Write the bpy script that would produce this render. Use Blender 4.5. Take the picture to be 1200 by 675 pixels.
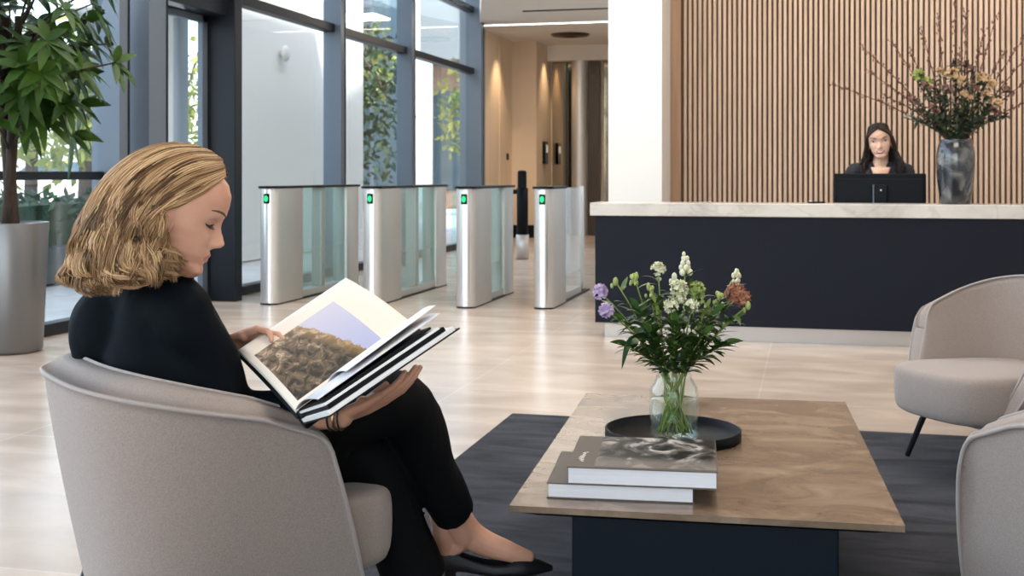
import bpy, math, random
import numpy as np
from mathutils import Vector, Matrix, Quaternion

scene = bpy.context.scene
for _o in list(bpy.data.objects):
    bpy.data.objects.remove(_o)
C = scene.collection
PI = math.pi

# ------------------------------------------------------------------ camera
YAW = math.radians(14.04)
FPX = 1400.0
CAM_H = 1.10
cam_d = bpy.data.cameras.new('camera')
cam = bpy.data.objects.new('camera', cam_d)
C.objects.link(cam)
cam.location = (0, 0, CAM_H)
cam.rotation_euler = (PI / 2, 0, YAW)
cam_d.sensor_width = 36
cam_d.lens = FPX / 1200 * 36
cam_d.shift_y = -132.5 / 1200
cam_d.clip_start = 0.05
cam_d.clip_end = 300
cam_d.dof.use_dof = True
cam_d.dof.focus_distance = 2.9
cam_d.dof.aperture_fstop = 9.0
scene.camera = cam

# ------------------------------------------------------------------ light
scene.view_settings.view_transform = 'Standard'
scene.view_settings.look = 'None'
scene.view_settings.gamma = 1.0
scene.view_settings.use_curve_mapping = False
scene.view_settings.exposure = 0.12
scene.cycles.max_bounces = 10
scene.cycles.transparent_max_bounces = 16
scene.cycles.transmission_bounces = 10
scene.cycles.sample_clamp_indirect = 6.0
scene.cycles.caustics_reflective = False
scene.cycles.caustics_refractive = False

world = bpy.data.worlds.new('daylight_sky')
scene.world = world
world.use_nodes = True
_n = world.node_tree.nodes
_bg = _n['Background']
_sky = _n.new('ShaderNodeTexSky')
_sky.sky_type = 'NISHITA'
_sky.sun_disc = False
_sky.sun_elevation = math.radians(42)
_sky.sun_rotation = math.radians(120)
_sky.air_density = 1.0
_sky.dust_density = 2.5
_sky.ozone_density = 1.0
_mx = _n.new('ShaderNodeMix'); _mx.data_type = 'RGBA'          # hazy, mostly overcast sky
_mx.inputs['Factor'].default_value = 0.6
_mx.inputs['B'].default_value = (1.55, 1.6, 1.68, 1)
world.node_tree.links.new(_sky.outputs[0], _mx.inputs['A'])
world.node_tree.links.new(_mx.outputs['Result'], _bg.inputs[0])
_bg.inputs[1].default_value = 1.15

def sun(name, rot, power, col, ang=3):
    l = bpy.data.lights.new(name, 'SUN')
    l.energy = power
    l.color = col
    l.angle = math.radians(ang)
    o = bpy.data.objects.new(name, l)
    C.objects.link(o)
    o.rotation_euler = rot
    return o

def area(name, loc, aim, sx, sy, power, col):
    l = bpy.data.lights.new(name, 'AREA')
    l.shape = 'RECTANGLE'
    l.size = sx
    l.size_y = sy
    l.energy = power
    l.color = col
    o = bpy.data.objects.new(name, l)
    C.objects.link(o)
    o.location = loc
    o.rotation_euler = (Vector(aim) - Vector(loc)).to_track_quat('-Z', 'Y').to_euler()
    return o

def spot(name, loc, aim, power, col, ang=60, blend=0.6, r=0.05):
    l = bpy.data.lights.new(name, 'SPOT')
    l.energy = power
    l.color = col
    l.spot_size = math.radians(ang)
    l.spot_blend = blend
    l.shadow_soft_size = r
    o = bpy.data.objects.new(name, l)
    C.objects.link(o)
    o.location = loc
    o.rotation_euler = (Vector(aim) - Vector(loc)).to_track_quat('-Z', 'Y').to_euler()
    return o

sun('sunlight', (math.radians(48), 0, math.radians(65)), 4.5, (1.0, 0.94, 0.84))
# added area lamps standing for daylight through the long glass front on the left and the street windows behind the viewer
area('daylight_fill_front', (-5.0, 4.5, 2.4), (0, 4.6, 0.6), 9.0, 3.8, 140, (0.86, 0.93, 1.0))
area('daylight_fill_street', (-1.2, -4.3, 2.5), (0, 4, 0.7), 6.0, 3.4, 80, (1.0, 0.965, 0.92))
# bare area lamps added below the ceilings as fill light
WARM = (1.0, 0.91, 0.80)
area('ceiling_fill_lounge', (0.8, 3.6, 4.45), (0.8, 3.6, 0), 2.6, 1.4, 90, WARM)
area('ceiling_fill_hall', (-2.2, 8.0, 4.45), (-2.2, 8.0, 0), 3.0, 1.6, 130, WARM)
area('ceiling_fill_desk', (1.2, 7.6, 4.45), (1.0, 9.6, 1.0), 3.4, 0.8, 60, WARM)
area('ceiling_fill_corridor', (-3.4, 16.4, 3.40), (-3.4, 16.4, 0), 1.6, 0.8, 55, WARM)

# ------------------------------------------------------------------ frames of reference
FW = Vector((-math.sin(YAW), math.cos(YAW), 0))
RT = Vector((math.cos(YAW), math.sin(YAW), 0))

def L(a, d, z=0.0):
    """lounge frame: turned 14 degrees against the hall, a to the right, d into the room"""
    return RT * a + FW * d + Vector((0, 0, z))

def turn(deg):
    """direction in the lounge frame, 0 = to the right, 90 = into the room"""
    return RT * math.cos(math.radians(deg)) + FW * math.sin(math.radians(deg))

# ------------------------------------------------------------------ mesh builder
class MB:
    def __init__(self):
        self.v = []; self.f = []; self.m = []; self.uv = []; self.mi = 0
        self.sm = []; self.smooth = True; self.any_uv = False
    def add(self, vs, fs, uvs=None):
        o = len(self.v)
        self.v.extend([tuple(p) for p in vs])
        for k, f in enumerate(fs):
            self.f.append(tuple(i + o for i in f)); self.m.append(self.mi); self.sm.append(self.smooth)
            if uvs is not None:
                self.any_uv = True
                self.uv.append([uvs[i] for i in f])
            else:
                self.uv.append(None)
        return self
    def box(self, c, s, rot=None, smooth=False):
        x, y, z = s[0] / 2, s[1] / 2, s[2] / 2
        P = [Vector(p) for p in ((-x,-y,-z),(x,-y,-z),(x,y,-z),(-x,y,-z),(-x,-y,z),(x,-y,z),(x,y,z),(-x,y,z))]
        if rot is not None:
            P = [rot @ p for p in P]
        c = Vector(c)
        old = self.smooth; self.smooth = smooth
        self.add([p + c for p in P], [(0,3,2,1),(4,5,6,7),(0,1,5,4),(1,2,6,5),(2,3,7,6),(3,0,4,7)])
        self.smooth = old
        return self
    def span(self, a, b):
        return self.box([(a[i] + b[i]) / 2 for i in range(3)], [abs(b[i] - a[i]) for i in range(3)])
    def prism(self, poly, z0, z1, smooth=False):
        n = len(poly)
        old = self.smooth; self.smooth = smooth
        vs = [(p[0], p[1], z0) for p in poly] + [(p[0], p[1], z1) for p in poly]
        self.add(vs, [(i, (i+1) % n, n + (i+1) % n, n + i) for i in range(n)])
        self.smooth = False
        self.add(vs, [tuple(range(n - 1, -1, -1)), tuple(range(n, 2 * n))])
        self.smooth = old
        return self
    def lathe(self, prof, n=32, c=(0, 0, 0)):
        vs = []; fs = []
        for (r, z) in prof:
            for i in range(n):
                a = 2 * PI * i / n
                vs.append((c[0] + r * math.cos(a), c[1] + r * math.sin(a), c[2] + z))
        for j in range(len(prof) - 1):
            for i in range(n):
                k = (i + 1) % n
                fs.append((j*n+i, j*n+k, (j+1)*n+k, (j+1)*n+i))
        return self.add(vs, fs)
    def tube(self, pts, rad, n=8, cap=True, flat=None):
        pts = [Vector(p) for p in pts]
        if not hasattr(rad, '__len__'):
            rad = [rad] * len(pts)
        m = len(pts)
        t0 = (pts[1] - pts[0]).normalized()
        up = Vector((0, 0, 1)) if abs(t0.z) < 0.9 else Vector((1, 0, 0))
        if flat is not None:
            up = Vector(flat)
        nrm = (up - t0 * up.dot(t0)).normalized()
        vs = []; fs = []
        for k in range(m):
            a = pts[max(k - 1, 0)]; b = pts[min(k + 1, m - 1)]
            t = (b - a).normalized()
            nrm = (nrm - t * nrm.dot(t))
            if nrm.length < 1e-6:
                nrm = t.orthogonal()
            nrm.normalize()
            bn = t.cross(nrm)
            r = rad[k]
            ra, rb = (r, r) if not hasattr(r, '__len__') else r
            for i in range(n):
                q = 2 * PI * i / n
                vs.append(pts[k] + nrm * (ra * math.cos(q)) + bn * (rb * math.sin(q)))
        for k in range(m - 1):
            for i in range(n):
                j = (i + 1) % n
                fs.append((k*n+i, k*n+j, (k+1)*n+j, (k+1)*n+i))
        if cap:
            fs.append(tuple(range(n - 1, -1, -1)))
            fs.append(tuple((m - 1) * n + i for i in range(n)))
        return self.add(vs, fs)
    def ball(self, c, r, nu=14, nv=9, rot=None):
        rx, ry, rz = (r, r, r) if not hasattr(r, '__len__') else r
        vs = [Vector((0, 0, -rz))]
        for j in range(1, nv):
            p = -PI / 2 + PI * j / nv
            for i in range(nu):
                a = 2 * PI * i / nu
                vs.append(Vector((rx * math.cos(p) * math.cos(a), ry * math.cos(p) * math.sin(a), rz * math.sin(p))))
        vs.append(Vector((0, 0, rz)))
        fs = [(0, 1 + (i + 1) % nu, 1 + i) for i in range(nu)]
        for j in range(nv - 2):
            for i in range(nu):
                k = (i + 1) % nu
                fs.append((1+j*nu+i, 1+j*nu+k, 1+(j+1)*nu+k, 1+(j+1)*nu+i))
        T = 1 + (nv - 2) * nu
        fs += [(T + i, T + (i + 1) % nu, len(vs) - 1) for i in range(nu)]
        if rot is not None:
            vs = [rot @ p for p in vs]
        c = Vector(c)
        return self.add([p + c for p in vs], fs)
    def grid(self, fn, nu, nv, wrap=False, uv=False):
        vs = []; uvs = []
        for j in range(nv):
            for i in range(nu):
                u = i / (nu if wrap else nu - 1); w = j / (nv - 1)
                vs.append(fn(u, w)); uvs.append((u, w))
        fs = []
        for j in range(nv - 1):
            for i in range(nu if wrap else nu - 1):
                k = (i + 1) % nu
                fs.append((j*nu+i, j*nu+k, (j+1)*nu+k, (j+1)*nu+i))
        return self.add(vs, fs, uvs if uv else None)
    def leaf(self, base, d, nrm, ln, wd, droop=0.25, fold=0.25, n=6, tip=1.0):
        """one blade: midrib from base along d, bending down"""
        d = Vector(d).normalized()
        side = d.cross(Vector(nrm))
        if side.length < 1e-5:
            side = d.orthogonal()
        side.normalize()
        up = side.cross(d).normalized()
        vs = []; fs = []
        for k in range(n + 1):
            t = k / n
            w = wd * (math.sin(PI * min(1, t ** 0.75 * 0.96 + 0.02)) ** 0.8) * 0.5
            p = Vector(base) + d * (ln * t) - Vector((0, 0, 1)) * (droop * ln * t * t) 
            vs += [p + side * w + up * (fold * w), p, p - side * w + up * (fold * w)]
        for k in range(n):
            a = 3 * k
            fs += [(a, a+1, a+4, a+3), (a+1, a+2, a+5, a+4)]
        return self.add(vs, fs)
    def build(self, name, mat, parent=None, loc=None, bevel=0.0, sub=0, solid=0.0, seg=2):
        me = bpy.data.meshes.new(name)
        me.from_pydata(self.v, [], self.f)
        mats = mat if isinstance(mat, (list, tuple)) else [mat]
        for x in mats:
            me.materials.append(x)
        me.polygons.foreach_set('material_index', self.m)
        me.polygons.foreach_set('use_smooth', self.sm)
        if self.any_uv:
            ul = me.uv_layers.new(name='uv')
            flat = []
            for f, u in zip(self.f, self.uv):
                for q in (u if u is not None else [(0, 0)] * len(f)):
                    flat += [q[0], q[1]]
            ul.data.foreach_set('uv', flat)
        me.update()
        o = bpy.data.objects.new(name, me)
        C.objects.link(o)
        if parent is not None:
            o.parent = parent
        if loc is not None:
            o.location = loc
        if solid:
            md = o.modifiers.new('solid', 'SOLIDIFY'); md.thickness = solid; md.offset = 0
        if bevel:
            md = o.modifiers.new('bevel', 'BEVEL'); md.width = bevel; md.segments = seg
            md.limit_method = 'ANGLE'; md.angle_limit = math.radians(40)
            md.harden_normals = False
        if sub:
            md = o.modifiers.new('sub', 'SUBSURF'); md.levels = sub; md.render_levels = sub
        return o

def thing(name, label, cat, loc=(0, 0, 0), rz=0.0, group=None):
    o = bpy.data.objects.new(name, None)
    C.objects.link(o)
    o.empty_display_size = 0.1
    o.location = loc; o.rotation_euler = (0, 0, rz)
    o['label'] = label; o['category'] = cat
    if group:
        o['group'] = group
    return o

def tag(o, label, cat, group=None, kind=None):
    o['label'] = label; o['category'] = cat
    if group: o['group'] = group
    if kind: o['kind'] = kind
    return o

def struct(o, label=None):
    o['kind'] = 'structure'
    if label: o['label'] = label
    return o

# ------------------------------------------------------------------ materials
def node_mat(name):
    m = bpy.data.materials.new(name)
    m.use_nodes = True
    nt = m.node_tree
    return m, nt, nt.nodes['Principled BSDF']

def mat(name, col, rough=0.5, metal=0.0, col2=None, nscale=8.0, stretch=None, detail=4.0, lo=0.35, hi=0.65,
        bump=0.0, bscale=200.0, bstretch=None, spec=0.5, sheen=0.0, emit=None, estr=0.0, sss=0.0, coat=0.0, aniso=0.0,
        rvar=0.0, distort=0.0):
    m, nt, b = node_mat(name)
    N = nt.nodes; K = nt.links
    b.inputs['Base Color'].default_value = (*col, 1)
    b.inputs['Roughness'].default_value = rough
    b.inputs['Metallic'].default_value = metal
    b.inputs['Specular IOR Level'].default_value = spec
    if sheen: b.inputs['Sheen Weight'].default_value = sheen; b.inputs['Sheen Roughness'].default_value = 0.5
    if coat: b.inputs['Coat Weight'].default_value = coat; b.inputs['Coat Roughness'].default_value = 0.05
    if aniso: b.inputs['Anisotropic'].default_value = aniso
    if sss:
        b.inputs['Subsurface Weight'].default_value = sss
        b.inputs['Subsurface Radius'].default_value = (1.0, 0.35, 0.2)
        b.inputs['Subsurface Scale'].default_value = 0.008
    if emit is not None:
        b.inputs['Emission Color'].default_value = (*emit, 1)
        b.inputs['Emission Strength'].default_value = estr
    if col2 is not None or bump or rvar:
        tc = N.new('ShaderNodeTexCoord')
    def coords(st):
        if st is None:
            return tc.outputs['Object']
        mp = N.new('ShaderNodeMapping'); mp.inputs['Scale'].default_value = st
        K.new(tc.outputs['Object'], mp.inputs[0])
        return mp.outputs[0]
    if col2 is not None or rvar:
        nz = N.new('ShaderNodeTexNoise'); nz.inputs['Scale'].default_value = nscale; nz.inputs['Detail'].default_value = detail
        nz.inputs['Distortion'].default_value = distort
        K.new(coords(stretch), nz.inputs['Vector'])
        mr = N.new('ShaderNodeMapRange'); mr.inputs['From Min'].default_value = lo; mr.inputs['From Max'].default_value = hi
        K.new(nz.outputs['Fac'], mr.inputs['Value'])
        if col2 is not None:
            mx = N.new('ShaderNodeMix'); mx.data_type = 'RGBA'
            mx.inputs['A'].default_value = (*col, 1); mx.inputs['B'].default_value = (*col2, 1)
            K.new(mr.outputs[0], mx.inputs['Factor']); K.new(mx.outputs['Result'], b.inputs['Base Color'])
        if rvar:
            m2 = N.new('ShaderNodeMapRange'); m2.inputs['To Min'].default_value = rough; m2.inputs['To Max'].default_value = rough + rvar
            K.new(mr.outputs[0], m2.inputs['Value']); K.new(m2.outputs[0], b.inputs['Roughness'])
    if bump:
        bz = N.new('ShaderNodeTexNoise'); bz.inputs['Scale'].default_value = bscale; bz.inputs['Detail'].default_value = 2
        K.new(coords(bstretch), bz.inputs['Vector'])
        bp = N.new('ShaderNodeBump'); bp.inputs['Strength'].default_value = bump; bp.inputs['Distance'].default_value = 0.004
        K.new(bz.outputs['Fac'], bp.inputs['Height']); K.new(bp.outputs[0], b.inputs['Normal'])
    return m

def glass_mat(name, tint=(1, 1, 1), refl=1.0, ior=1.45, rough=0.0):
    """thin pane: fresnel reflection over a tinted see-through"""
    m = bpy.data.materials.new(name); m.use_nodes = True
    nt = m.node_tree; N = nt.nodes; K = nt.links
    N.remove(N['Principled BSDF'])
    out = N['Material Output']
    tr = N.new('ShaderNodeBsdfTransparent'); tr.inputs[0].default_value = (*tint, 1)
    gl = N.new('ShaderNodeBsdfGlossy'); gl.inputs['Roughness'].default_value = rough; gl.inputs[0].default_value = (refl, refl, refl, 1)
    fr = N.new('ShaderNodeFresnel')
    ge = N.new('ShaderNodeNewGeometry'); mi = N.new('ShaderNodeMapRange')      # same reflectance from both sides of the pane
    mi.inputs['To Min'].default_value = ior; mi.inputs['To Max'].default_value = 1 / ior
    K.new(ge.outputs['Backfacing'], mi.inputs['Value']); K.new(mi.outputs[0], fr.inputs[0])
    mx = N.new('ShaderNodeMixShader')
    K.new(fr.outputs[0], mx.inputs[0]); K.new(tr.outputs[0], mx.inputs[1]); K.new(gl.outputs[0], mx.inputs[2])
    K.new(mx.outputs[0], out.inputs[0])
    return m

def emit_mat(name, col, s):
    m = bpy.data.materials.new(name); m.use_nodes = True
    nt = m.node_tree; N = nt.nodes
    N.remove(N['Principled BSDF'])
    e = N.new('ShaderNodeEmission'); e.inputs[0].default_value = (*col, 1); e.inputs[1].default_value = s
    nt.links.new(e.outputs[0], N['Material Output'].inputs[0])
    return m

def floor_mat():
    m, nt, b = node_mat('polished_stone_tiles')
    N = nt.nodes; K = nt.links
    tc = N.new('ShaderNodeTexCoord')
    br = N.new('ShaderNodeTexBrick')
    br.inputs['Scale'].default_value = 1.0
    br.inputs['Mortar Size'].default_value = 0.004
    br.inputs['Mortar Smooth'].default_value = 0.3
    br.inputs['Brick Width'].default_value = 1.5
    br.inputs['Row Height'].default_value = 1.5
    br.offset = 0.0
    br.inputs['Color1'].default_value = (0.50, 0.405, 0.335, 1)
    br.inputs['Color2'].default_value = (0.58, 0.48, 0.40, 1)
    br.inputs['Mortar'].default_value = (0.62, 0.54, 0.47, 1)
    mp0 = N.new('ShaderNodeMapping'); mp0.inputs['Location'].default_value = (0.25, 0.1, 0)
    K.new(tc.outputs['Object'], mp0.inputs[0]); K.new(mp0.outputs[0], br.inputs['Vector'])
    mp = N.new('ShaderNodeMapping'); mp.inputs['Scale'].default_value = (1.0, 2.2, 1); mp.inputs['Rotation'].default_value = (0, 0, 0.5)
    K.new(tc.outputs['Object'], mp.inputs[0])
    nz = N.new('ShaderNodeTexNoise'); nz.inputs['Scale'].default_value = 1.8; nz.inputs['Detail'].default_value = 7; nz.inputs['Distortion'].default_value = 0.5
    K.new(mp.outputs[0], nz.inputs['Vector'])
    mr = N.new('ShaderNodeMapRange'); mr.inputs['From Min'].default_value = 0.3; mr.inputs['From Max'].default_value = 0.7
    mr.inputs['To Min'].default_value = 0.82; mr.inputs['To Max'].default_value = 1.15
    K.new(nz.outputs['Fac'], mr.inputs['Value'])
    mx = N.new('ShaderNodeMix'); mx.data_type = 'RGBA'; mx.blend_type = 'MULTIPLY'; mx.inputs['Factor'].default_value = 1
    cb = N.new('ShaderNodeCombineColor')
    for i in range(3): K.new(mr.outputs[0], cb.inputs[i])
    K.new(br.outputs['Color'], mx.inputs['A']); K.new(cb.outputs[0], mx.inputs['B'])
    K.new(mx.outputs['Result'], b.inputs['Base Color'])
    m2 = N.new('ShaderNodeMapRange'); m2.inputs['To Min'].default_value = 0.16; m2.inputs['To Max'].default_value = 0.30
    K.new(nz.outputs['Fac'], m2.inputs['Value']); K.new(m2.outputs[0], b.inputs['Roughness'])
    bp = N.new('ShaderNodeBump'); bp.inputs['Strength'].default_value = 0.02; bp.inputs['Distance'].default_value = 0.02
    K.new(nz.outputs['Fac'], bp.inputs['Height']); K.new(bp.outputs[0], b.inputs['Normal'])
    return m

def stone_mat(name, a, b_, c, scale=3.0, stretch=(1, 3, 1), rough=0.22, rot=0.0, vein=0.0):
    """layered stone: two noises through a ramp, optional dark veins"""
    m, nt, b = node_mat(name)
    N = nt.nodes; K = nt.links
    tc = N.new('ShaderNodeTexCoord'); mp = N.new('ShaderNodeMapping')
    mp.inputs['Scale'].default_value = stretch; mp.inputs['Rotation'].default_value = (0, 0, rot)
    K.new(tc.outputs['Object'], mp.inputs[0])
    nz = N.new('ShaderNodeTexNoise'); nz.inputs['Scale'].default_value = scale; nz.inputs['Detail'].default_value = 10
    nz.inputs['Roughness'].default_value = 0.62; nz.inputs['Distortion'].default_value = 0.7
    K.new(mp.outputs[0], nz.inputs['Vector'])
    cr = N.new('ShaderNodeValToRGB')
    cr.color_ramp.elements[0].position = 0.30; cr.color_ramp.elements[0].color = (*a, 1)
    cr.color_ramp.elements[1].position = 0.72; cr.color_ramp.elements[1].color = (*c, 1)
    e = cr.color_ramp.elements.new(0.5); e.color = (*b_, 1)
    K.new(nz.outputs['Fac'], cr.inputs[0])
    last = cr.outputs[0]
    if vein:
        n2 = N.new('ShaderNodeTexNoise'); n2.inputs['Scale'].default_value = scale * 0.6; n2.inputs['Detail'].default_value = 6; n2.inputs['Distortion'].default_value = 1.6
        K.new(mp.outputs[0], n2.inputs['Vector'])
        ab = N.new('ShaderNodeMath'); ab.operation = 'SUBTRACT'; ab.inputs[1].default_value = 0.5
        K.new(n2.outputs['Fac'], ab.inputs[0])
        ab2 = N.new('ShaderNodeMath'); ab2.operation = 'ABSOLUTE'; K.new(ab.outputs[0], ab2.inputs[0])
        mr = N.new('ShaderNodeMapRange'); mr.inputs['From Min'].default_value = 0.0; mr.inputs['From Max'].default_value = 0.02
        mr.inputs['To Min'].default_value = vein; mr.inputs['To Max'].default_value = 0
        K.new(ab2.outputs[0], mr.inputs['Value'])
        mx = N.new('ShaderNodeMix'); mx.data_type = 'RGBA'; mx.inputs['B'].default_value = (0.22, 0.20, 0.19, 1)
        K.new(mr.outputs[0], mx.inputs['Factor']); K.new(last, mx.inputs['A']); last = mx.outputs['Result']
    K.new(last, b.inputs['Base Color'])
    b.inputs['Roughness'].default_value = rough
    return m

M = {}
M['floor'] = floor_mat()
M['paving'] = mat('outdoor_paving', (0.62, 0.61, 0.58), 0.8, col2=(0.5, 0.49, 0.47), nscale=1.5)
M['white_wall'] = mat('white_plaster', (0.76, 0.755, 0.74), 0.75, bump=0.05, bscale=60)
M['ceiling'] = mat('ceiling_paint', (0.80, 0.76, 0.71), 0.8)
M['beige_wall'] = mat('beige_panel', (0.78, 0.62, 0.46), 0.55, col2=(0.72, 0.56, 0.41), nscale=1.2, stretch=(1, 1, 0.15))
M['oak'] = mat('oak_slats', (0.585, 0.43, 0.325), 0.5, col2=(0.475, 0.34, 0.25), nscale=3, stretch=(9, 9, 0.5), detail=6)
M['oak_trim'] = mat('oak_trim', (0.40, 0.25, 0.15), 0.5, col2=(0.33, 0.20, 0.12), nscale=3, stretch=(9, 9, 0.5))
M['slat_back'] = mat('slat_backing', (0.13, 0.088, 0.064), 0.8)
M['frame'] = mat('blue_grey_aluminium', (0.125, 0.155, 0.195), 0.4, metal=0.2)
M['frame_dark'] = mat('black_aluminium', (0.008, 0.011, 0.016), 0.4, spec=0.25)
M['glass'] = glass_mat('window_glass', (0.93, 0.97, 0.98))
M['glass_tint'] = glass_mat('gate_glass', (0.84, 0.945, 0.94), ior=1.5)
M['steel'] = mat('brushed_steel', (0.66, 0.635, 0.605), 0.42, metal=0.65, bump=0.04, bscale=60, bstretch=(1, 1, 60), aniso=0.4)
M['steel_bright'] = mat('polished_steel', (0.90, 0.90, 0.90), 0.34, metal=0.9)
M['black_plastic'] = mat('black_plastic', (0.004, 0.006, 0.009), 0.45, spec=0.15)
M['navy'] = mat('navy_lacquer', (0.0068, 0.0090, 0.0165), 0.5, spec=0.18)
M['navy_base'] = mat('navy_table_base', (0.004, 0.0085, 0.0145), 0.42, spec=0.18)
M['marble'] = stone_mat('pale_marble', (0.48, 0.44, 0.40), (0.62, 0.58, 0.53), (0.70, 0.66, 0.61), 2.6, (1, 1.6, 1.6), 0.2, 0.4, 0.22)
M['table_stone'] = stone_mat('brown_beige_stone', (0.105, 0.068, 0.044), (0.205, 0.142, 0.096), (0.33, 0.243, 0.175), 5.0, (1, 1.5, 1), 0.2, 0.5, 0.0)
M['plinth'] = mat('plinth_steel', (0.50, 0.455, 0.42), 0.38, metal=0.85)
M['fabric'] = mat('taupe_wool', (0.37, 0.303, 0.268), 0.9, col2=(0.29, 0.235, 0.207), nscale=330, detail=2, bump=0.35, bscale=900, sheen=0.25, spec=0.2)
M['piping'] = mat('taupe_piping', (0.36, 0.31, 0.285), 0.9, sheen=0.2, bump=0.2, bscale=900)
M['leg_metal'] = mat('dark_leg_metal', (0.03, 0.035, 0.045), 0.35, metal=0.5)
M['rug'] = mat('charcoal_rug', (0.006, 0.007, 0.012), 0.95, col2=(0.046, 0.047, 0.060), nscale=2.4, stretch=(1, 3.5, 1), detail=7, bump=0.9, bscale=420, sheen=0.12, spec=0.1, lo=0.38, hi=0.66, distort=0.8)  # lighter patches paint the pile's sheen into the colour
M['tray'] = mat('black_tray', (0.005, 0.006, 0.008), 0.5, spec=0.10)
M['paper'] = mat('book_pages', (0.86, 0.85, 0.88), 0.8, col2=(0.76, 0.75, 0.79), nscale=4, stretch=(1, 1, 400))
M['paper_cream'] = mat('cream_page', (0.88, 0.80, 0.70), 0.7)
M['paper_white'] = mat('white_page', (0.86, 0.85, 0.85), 0.55)
M['cover_black'] = mat('black_cover', (0.004, 0.006, 0.009), 0.5, spec=0.15)
M['cover_grey'] = mat('grey_cover', (0.13, 0.112, 0.095), 0.55, spec=0.1)
M['skin'] = mat('skin', (0.66, 0.36, 0.25), 0.42, col2=(0.60, 0.31, 0.21), nscale=18, sss=0.12, spec=0.4)
M['skin_light'] = mat('skin_light', (0.72, 0.46, 0.35), 0.45, col2=(0.68, 0.42, 0.31), nscale=18, sss=0.12, spec=0.4)
M['lips'] = mat('lips', (0.46, 0.15, 0.13), 0.35)
M['eye_white'] = mat('eye_white', (0.75, 0.73, 0.70), 0.2)
M['iris'] = mat('iris', (0.03, 0.02, 0.015), 0.15)
M['teeth'] = mat('teeth', (0.85, 0.83, 0.78), 0.3)
M['brow'] = mat('brow_hair', (0.10, 0.055, 0.028), 0.7)
M['lash'] = mat('lash', (0.02, 0.013, 0.01), 0.6)
M['black_cloth'] = mat('black_blouse', (0.0030, 0.0050, 0.0075), 0.75, spec=0.07, bump=0.35, bscale=14, bstretch=(1, 1, 0.5))
M['black_trouser'] = mat('black_trouser', (0.0025, 0.0028, 0.0035), 0.75, spec=0.12, bump=0.3, bscale=16, bstretch=(1, 1, 0.4))
M['blazer'] = mat('navy_blazer', (0.010, 0.011, 0.017), 0.7, sheen=0.1, spec=0.3)
M['shoe'] = mat('black_suede', (0.007, 0.007, 0.009), 0.5, spec=0.4)
M['bracelet'] = mat('bracelet', (0.05, 0.035, 0.03), 0.3, metal=0.4)
M['gold'] = mat('gold', (0.7, 0.5, 0.3), 0.25, metal=1.0)
M['leaf'] = mat('tree_leaf', (0.015, 0.050, 0.006), 0.5, col2=(0.045, 0.105, 0.010), nscale=5, spec=0.25)
M['bark'] = mat('bark', (0.055, 0.034, 0.022), 0.85, col2=(0.02, 0.012, 0.008), nscale=30, stretch=(1, 1, 0.3), bump=0.6, bscale=40)
M['pot_metal'] = mat('silver_planter', (0.20, 0.20, 0.205), 0.36, metal=0.8)
M['soil'] = mat('soil', (0.02, 0.014, 0.01), 0.95, bump=0.8, bscale=90)
M['stem'] = mat('green_stem', (0.17, 0.26, 0.04), 0.5, col2=(0.28, 0.34, 0.08), nscale=20)
M['stem_dark'] = mat('dark_stem', (0.05, 0.10, 0.02), 0.5)
M['bq_leaf'] = mat('bouquet_leaf', (0.035, 0.09, 0.018), 0.45, col2=(0.075, 0.15, 0.028), nscale=25)
M['long_leaf'] = mat('blue_green_leaf', (0.03, 0.075, 0.03), 0.4, col2=(0.05, 0.12, 0.06), nscale=20)
M['bloom_white'] = mat('cream_blossom', (0.78, 0.75, 0.60), 0.6, col2=(0.66, 0.66, 0.38), nscale=60)
M['bloom_green'] = mat('green_bud', (0.42, 0.46, 0.15), 0.6, col2=(0.28, 0.36, 0.10), nscale=60)
M['bloom_purple'] = mat('lilac_blossom', (0.50, 0.36, 0.58), 0.6, col2=(0.62, 0.50, 0.66), nscale=60)
M['bloom_rust'] = mat('rust_blossom', (0.36, 0.11, 0.06), 0.6, col2=(0.46, 0.24, 0.14), nscale=60)
M['bloom_apricot'] = mat('apricot_blossom', (0.62, 0.38, 0.22), 0.6, col2=(0.66, 0.50, 0.28), nscale=60)
M['bloom_mauve'] = mat('mauve_blossom', (0.20, 0.085, 0.075), 0.7, col2=(0.34, 0.20, 0.15), nscale=60)
M['twig'] = mat('brown_twig', (0.13, 0.055, 0.035), 0.7, col2=(0.08, 0.035, 0.025), nscale=30)
M['twig_bud'] = mat('dark_red_bud', (0.17, 0.065, 0.05), 0.6, col2=(0.26, 0.13, 0.10), nscale=40)
M['euca'] = mat('eucalyptus_leaf', (0.13, 0.155, 0.115), 0.55, col2=(0.06, 0.09, 0.055), nscale=20)
M['vase'] = mat('smoky_grey_glaze', (0.028, 0.032, 0.038), 0.16, col2=(0.26, 0.255, 0.24), nscale=7, detail=6, lo=0.47, hi=0.72, distort=1.0, metal=0.3, coat=0.6)
M['jar_glass'] = glass_mat('jar_glass', (0.955, 0.98, 0.97), ior=1.36)
M['mirror_bronze'] = mat('bronze_mirror', (0.45, 0.37, 0.28), 0.05, metal=1.0, rvar=0.03, nscale=2)
M['bronze_dark'] = mat('dark_bronze', (0.07, 0.045, 0.032), 0.3, metal=0.6)
M['strip'] = emit_mat('light_strip', (1.0, 0.9, 0.76), 7.0)
M['green_led'] = emit_mat('green_led', (0.03, 0.85, 0.25), 1.6)
M['foliage'] = mat('sunlit_foliage', (0.16, 0.24, 0.05), 0.7, col2=(0.40, 0.40, 0.11), nscale=1.5)
M['foliage_dark'] = mat('hedge_leaf', (0.020, 0.045, 0.020), 0.7, col2=(0.05, 0.09, 0.03), nscale=6)
M['trunk'] = mat('street_trunk', (0.10, 0.075, 0.06), 0.9)
M['stucco'] = mat('white_stucco', (0.86, 0.85, 0.84), 0.85)
M['grey_panel'] = mat('grey_cladding', (0.30, 0.34, 0.37), 0.6)
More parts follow.
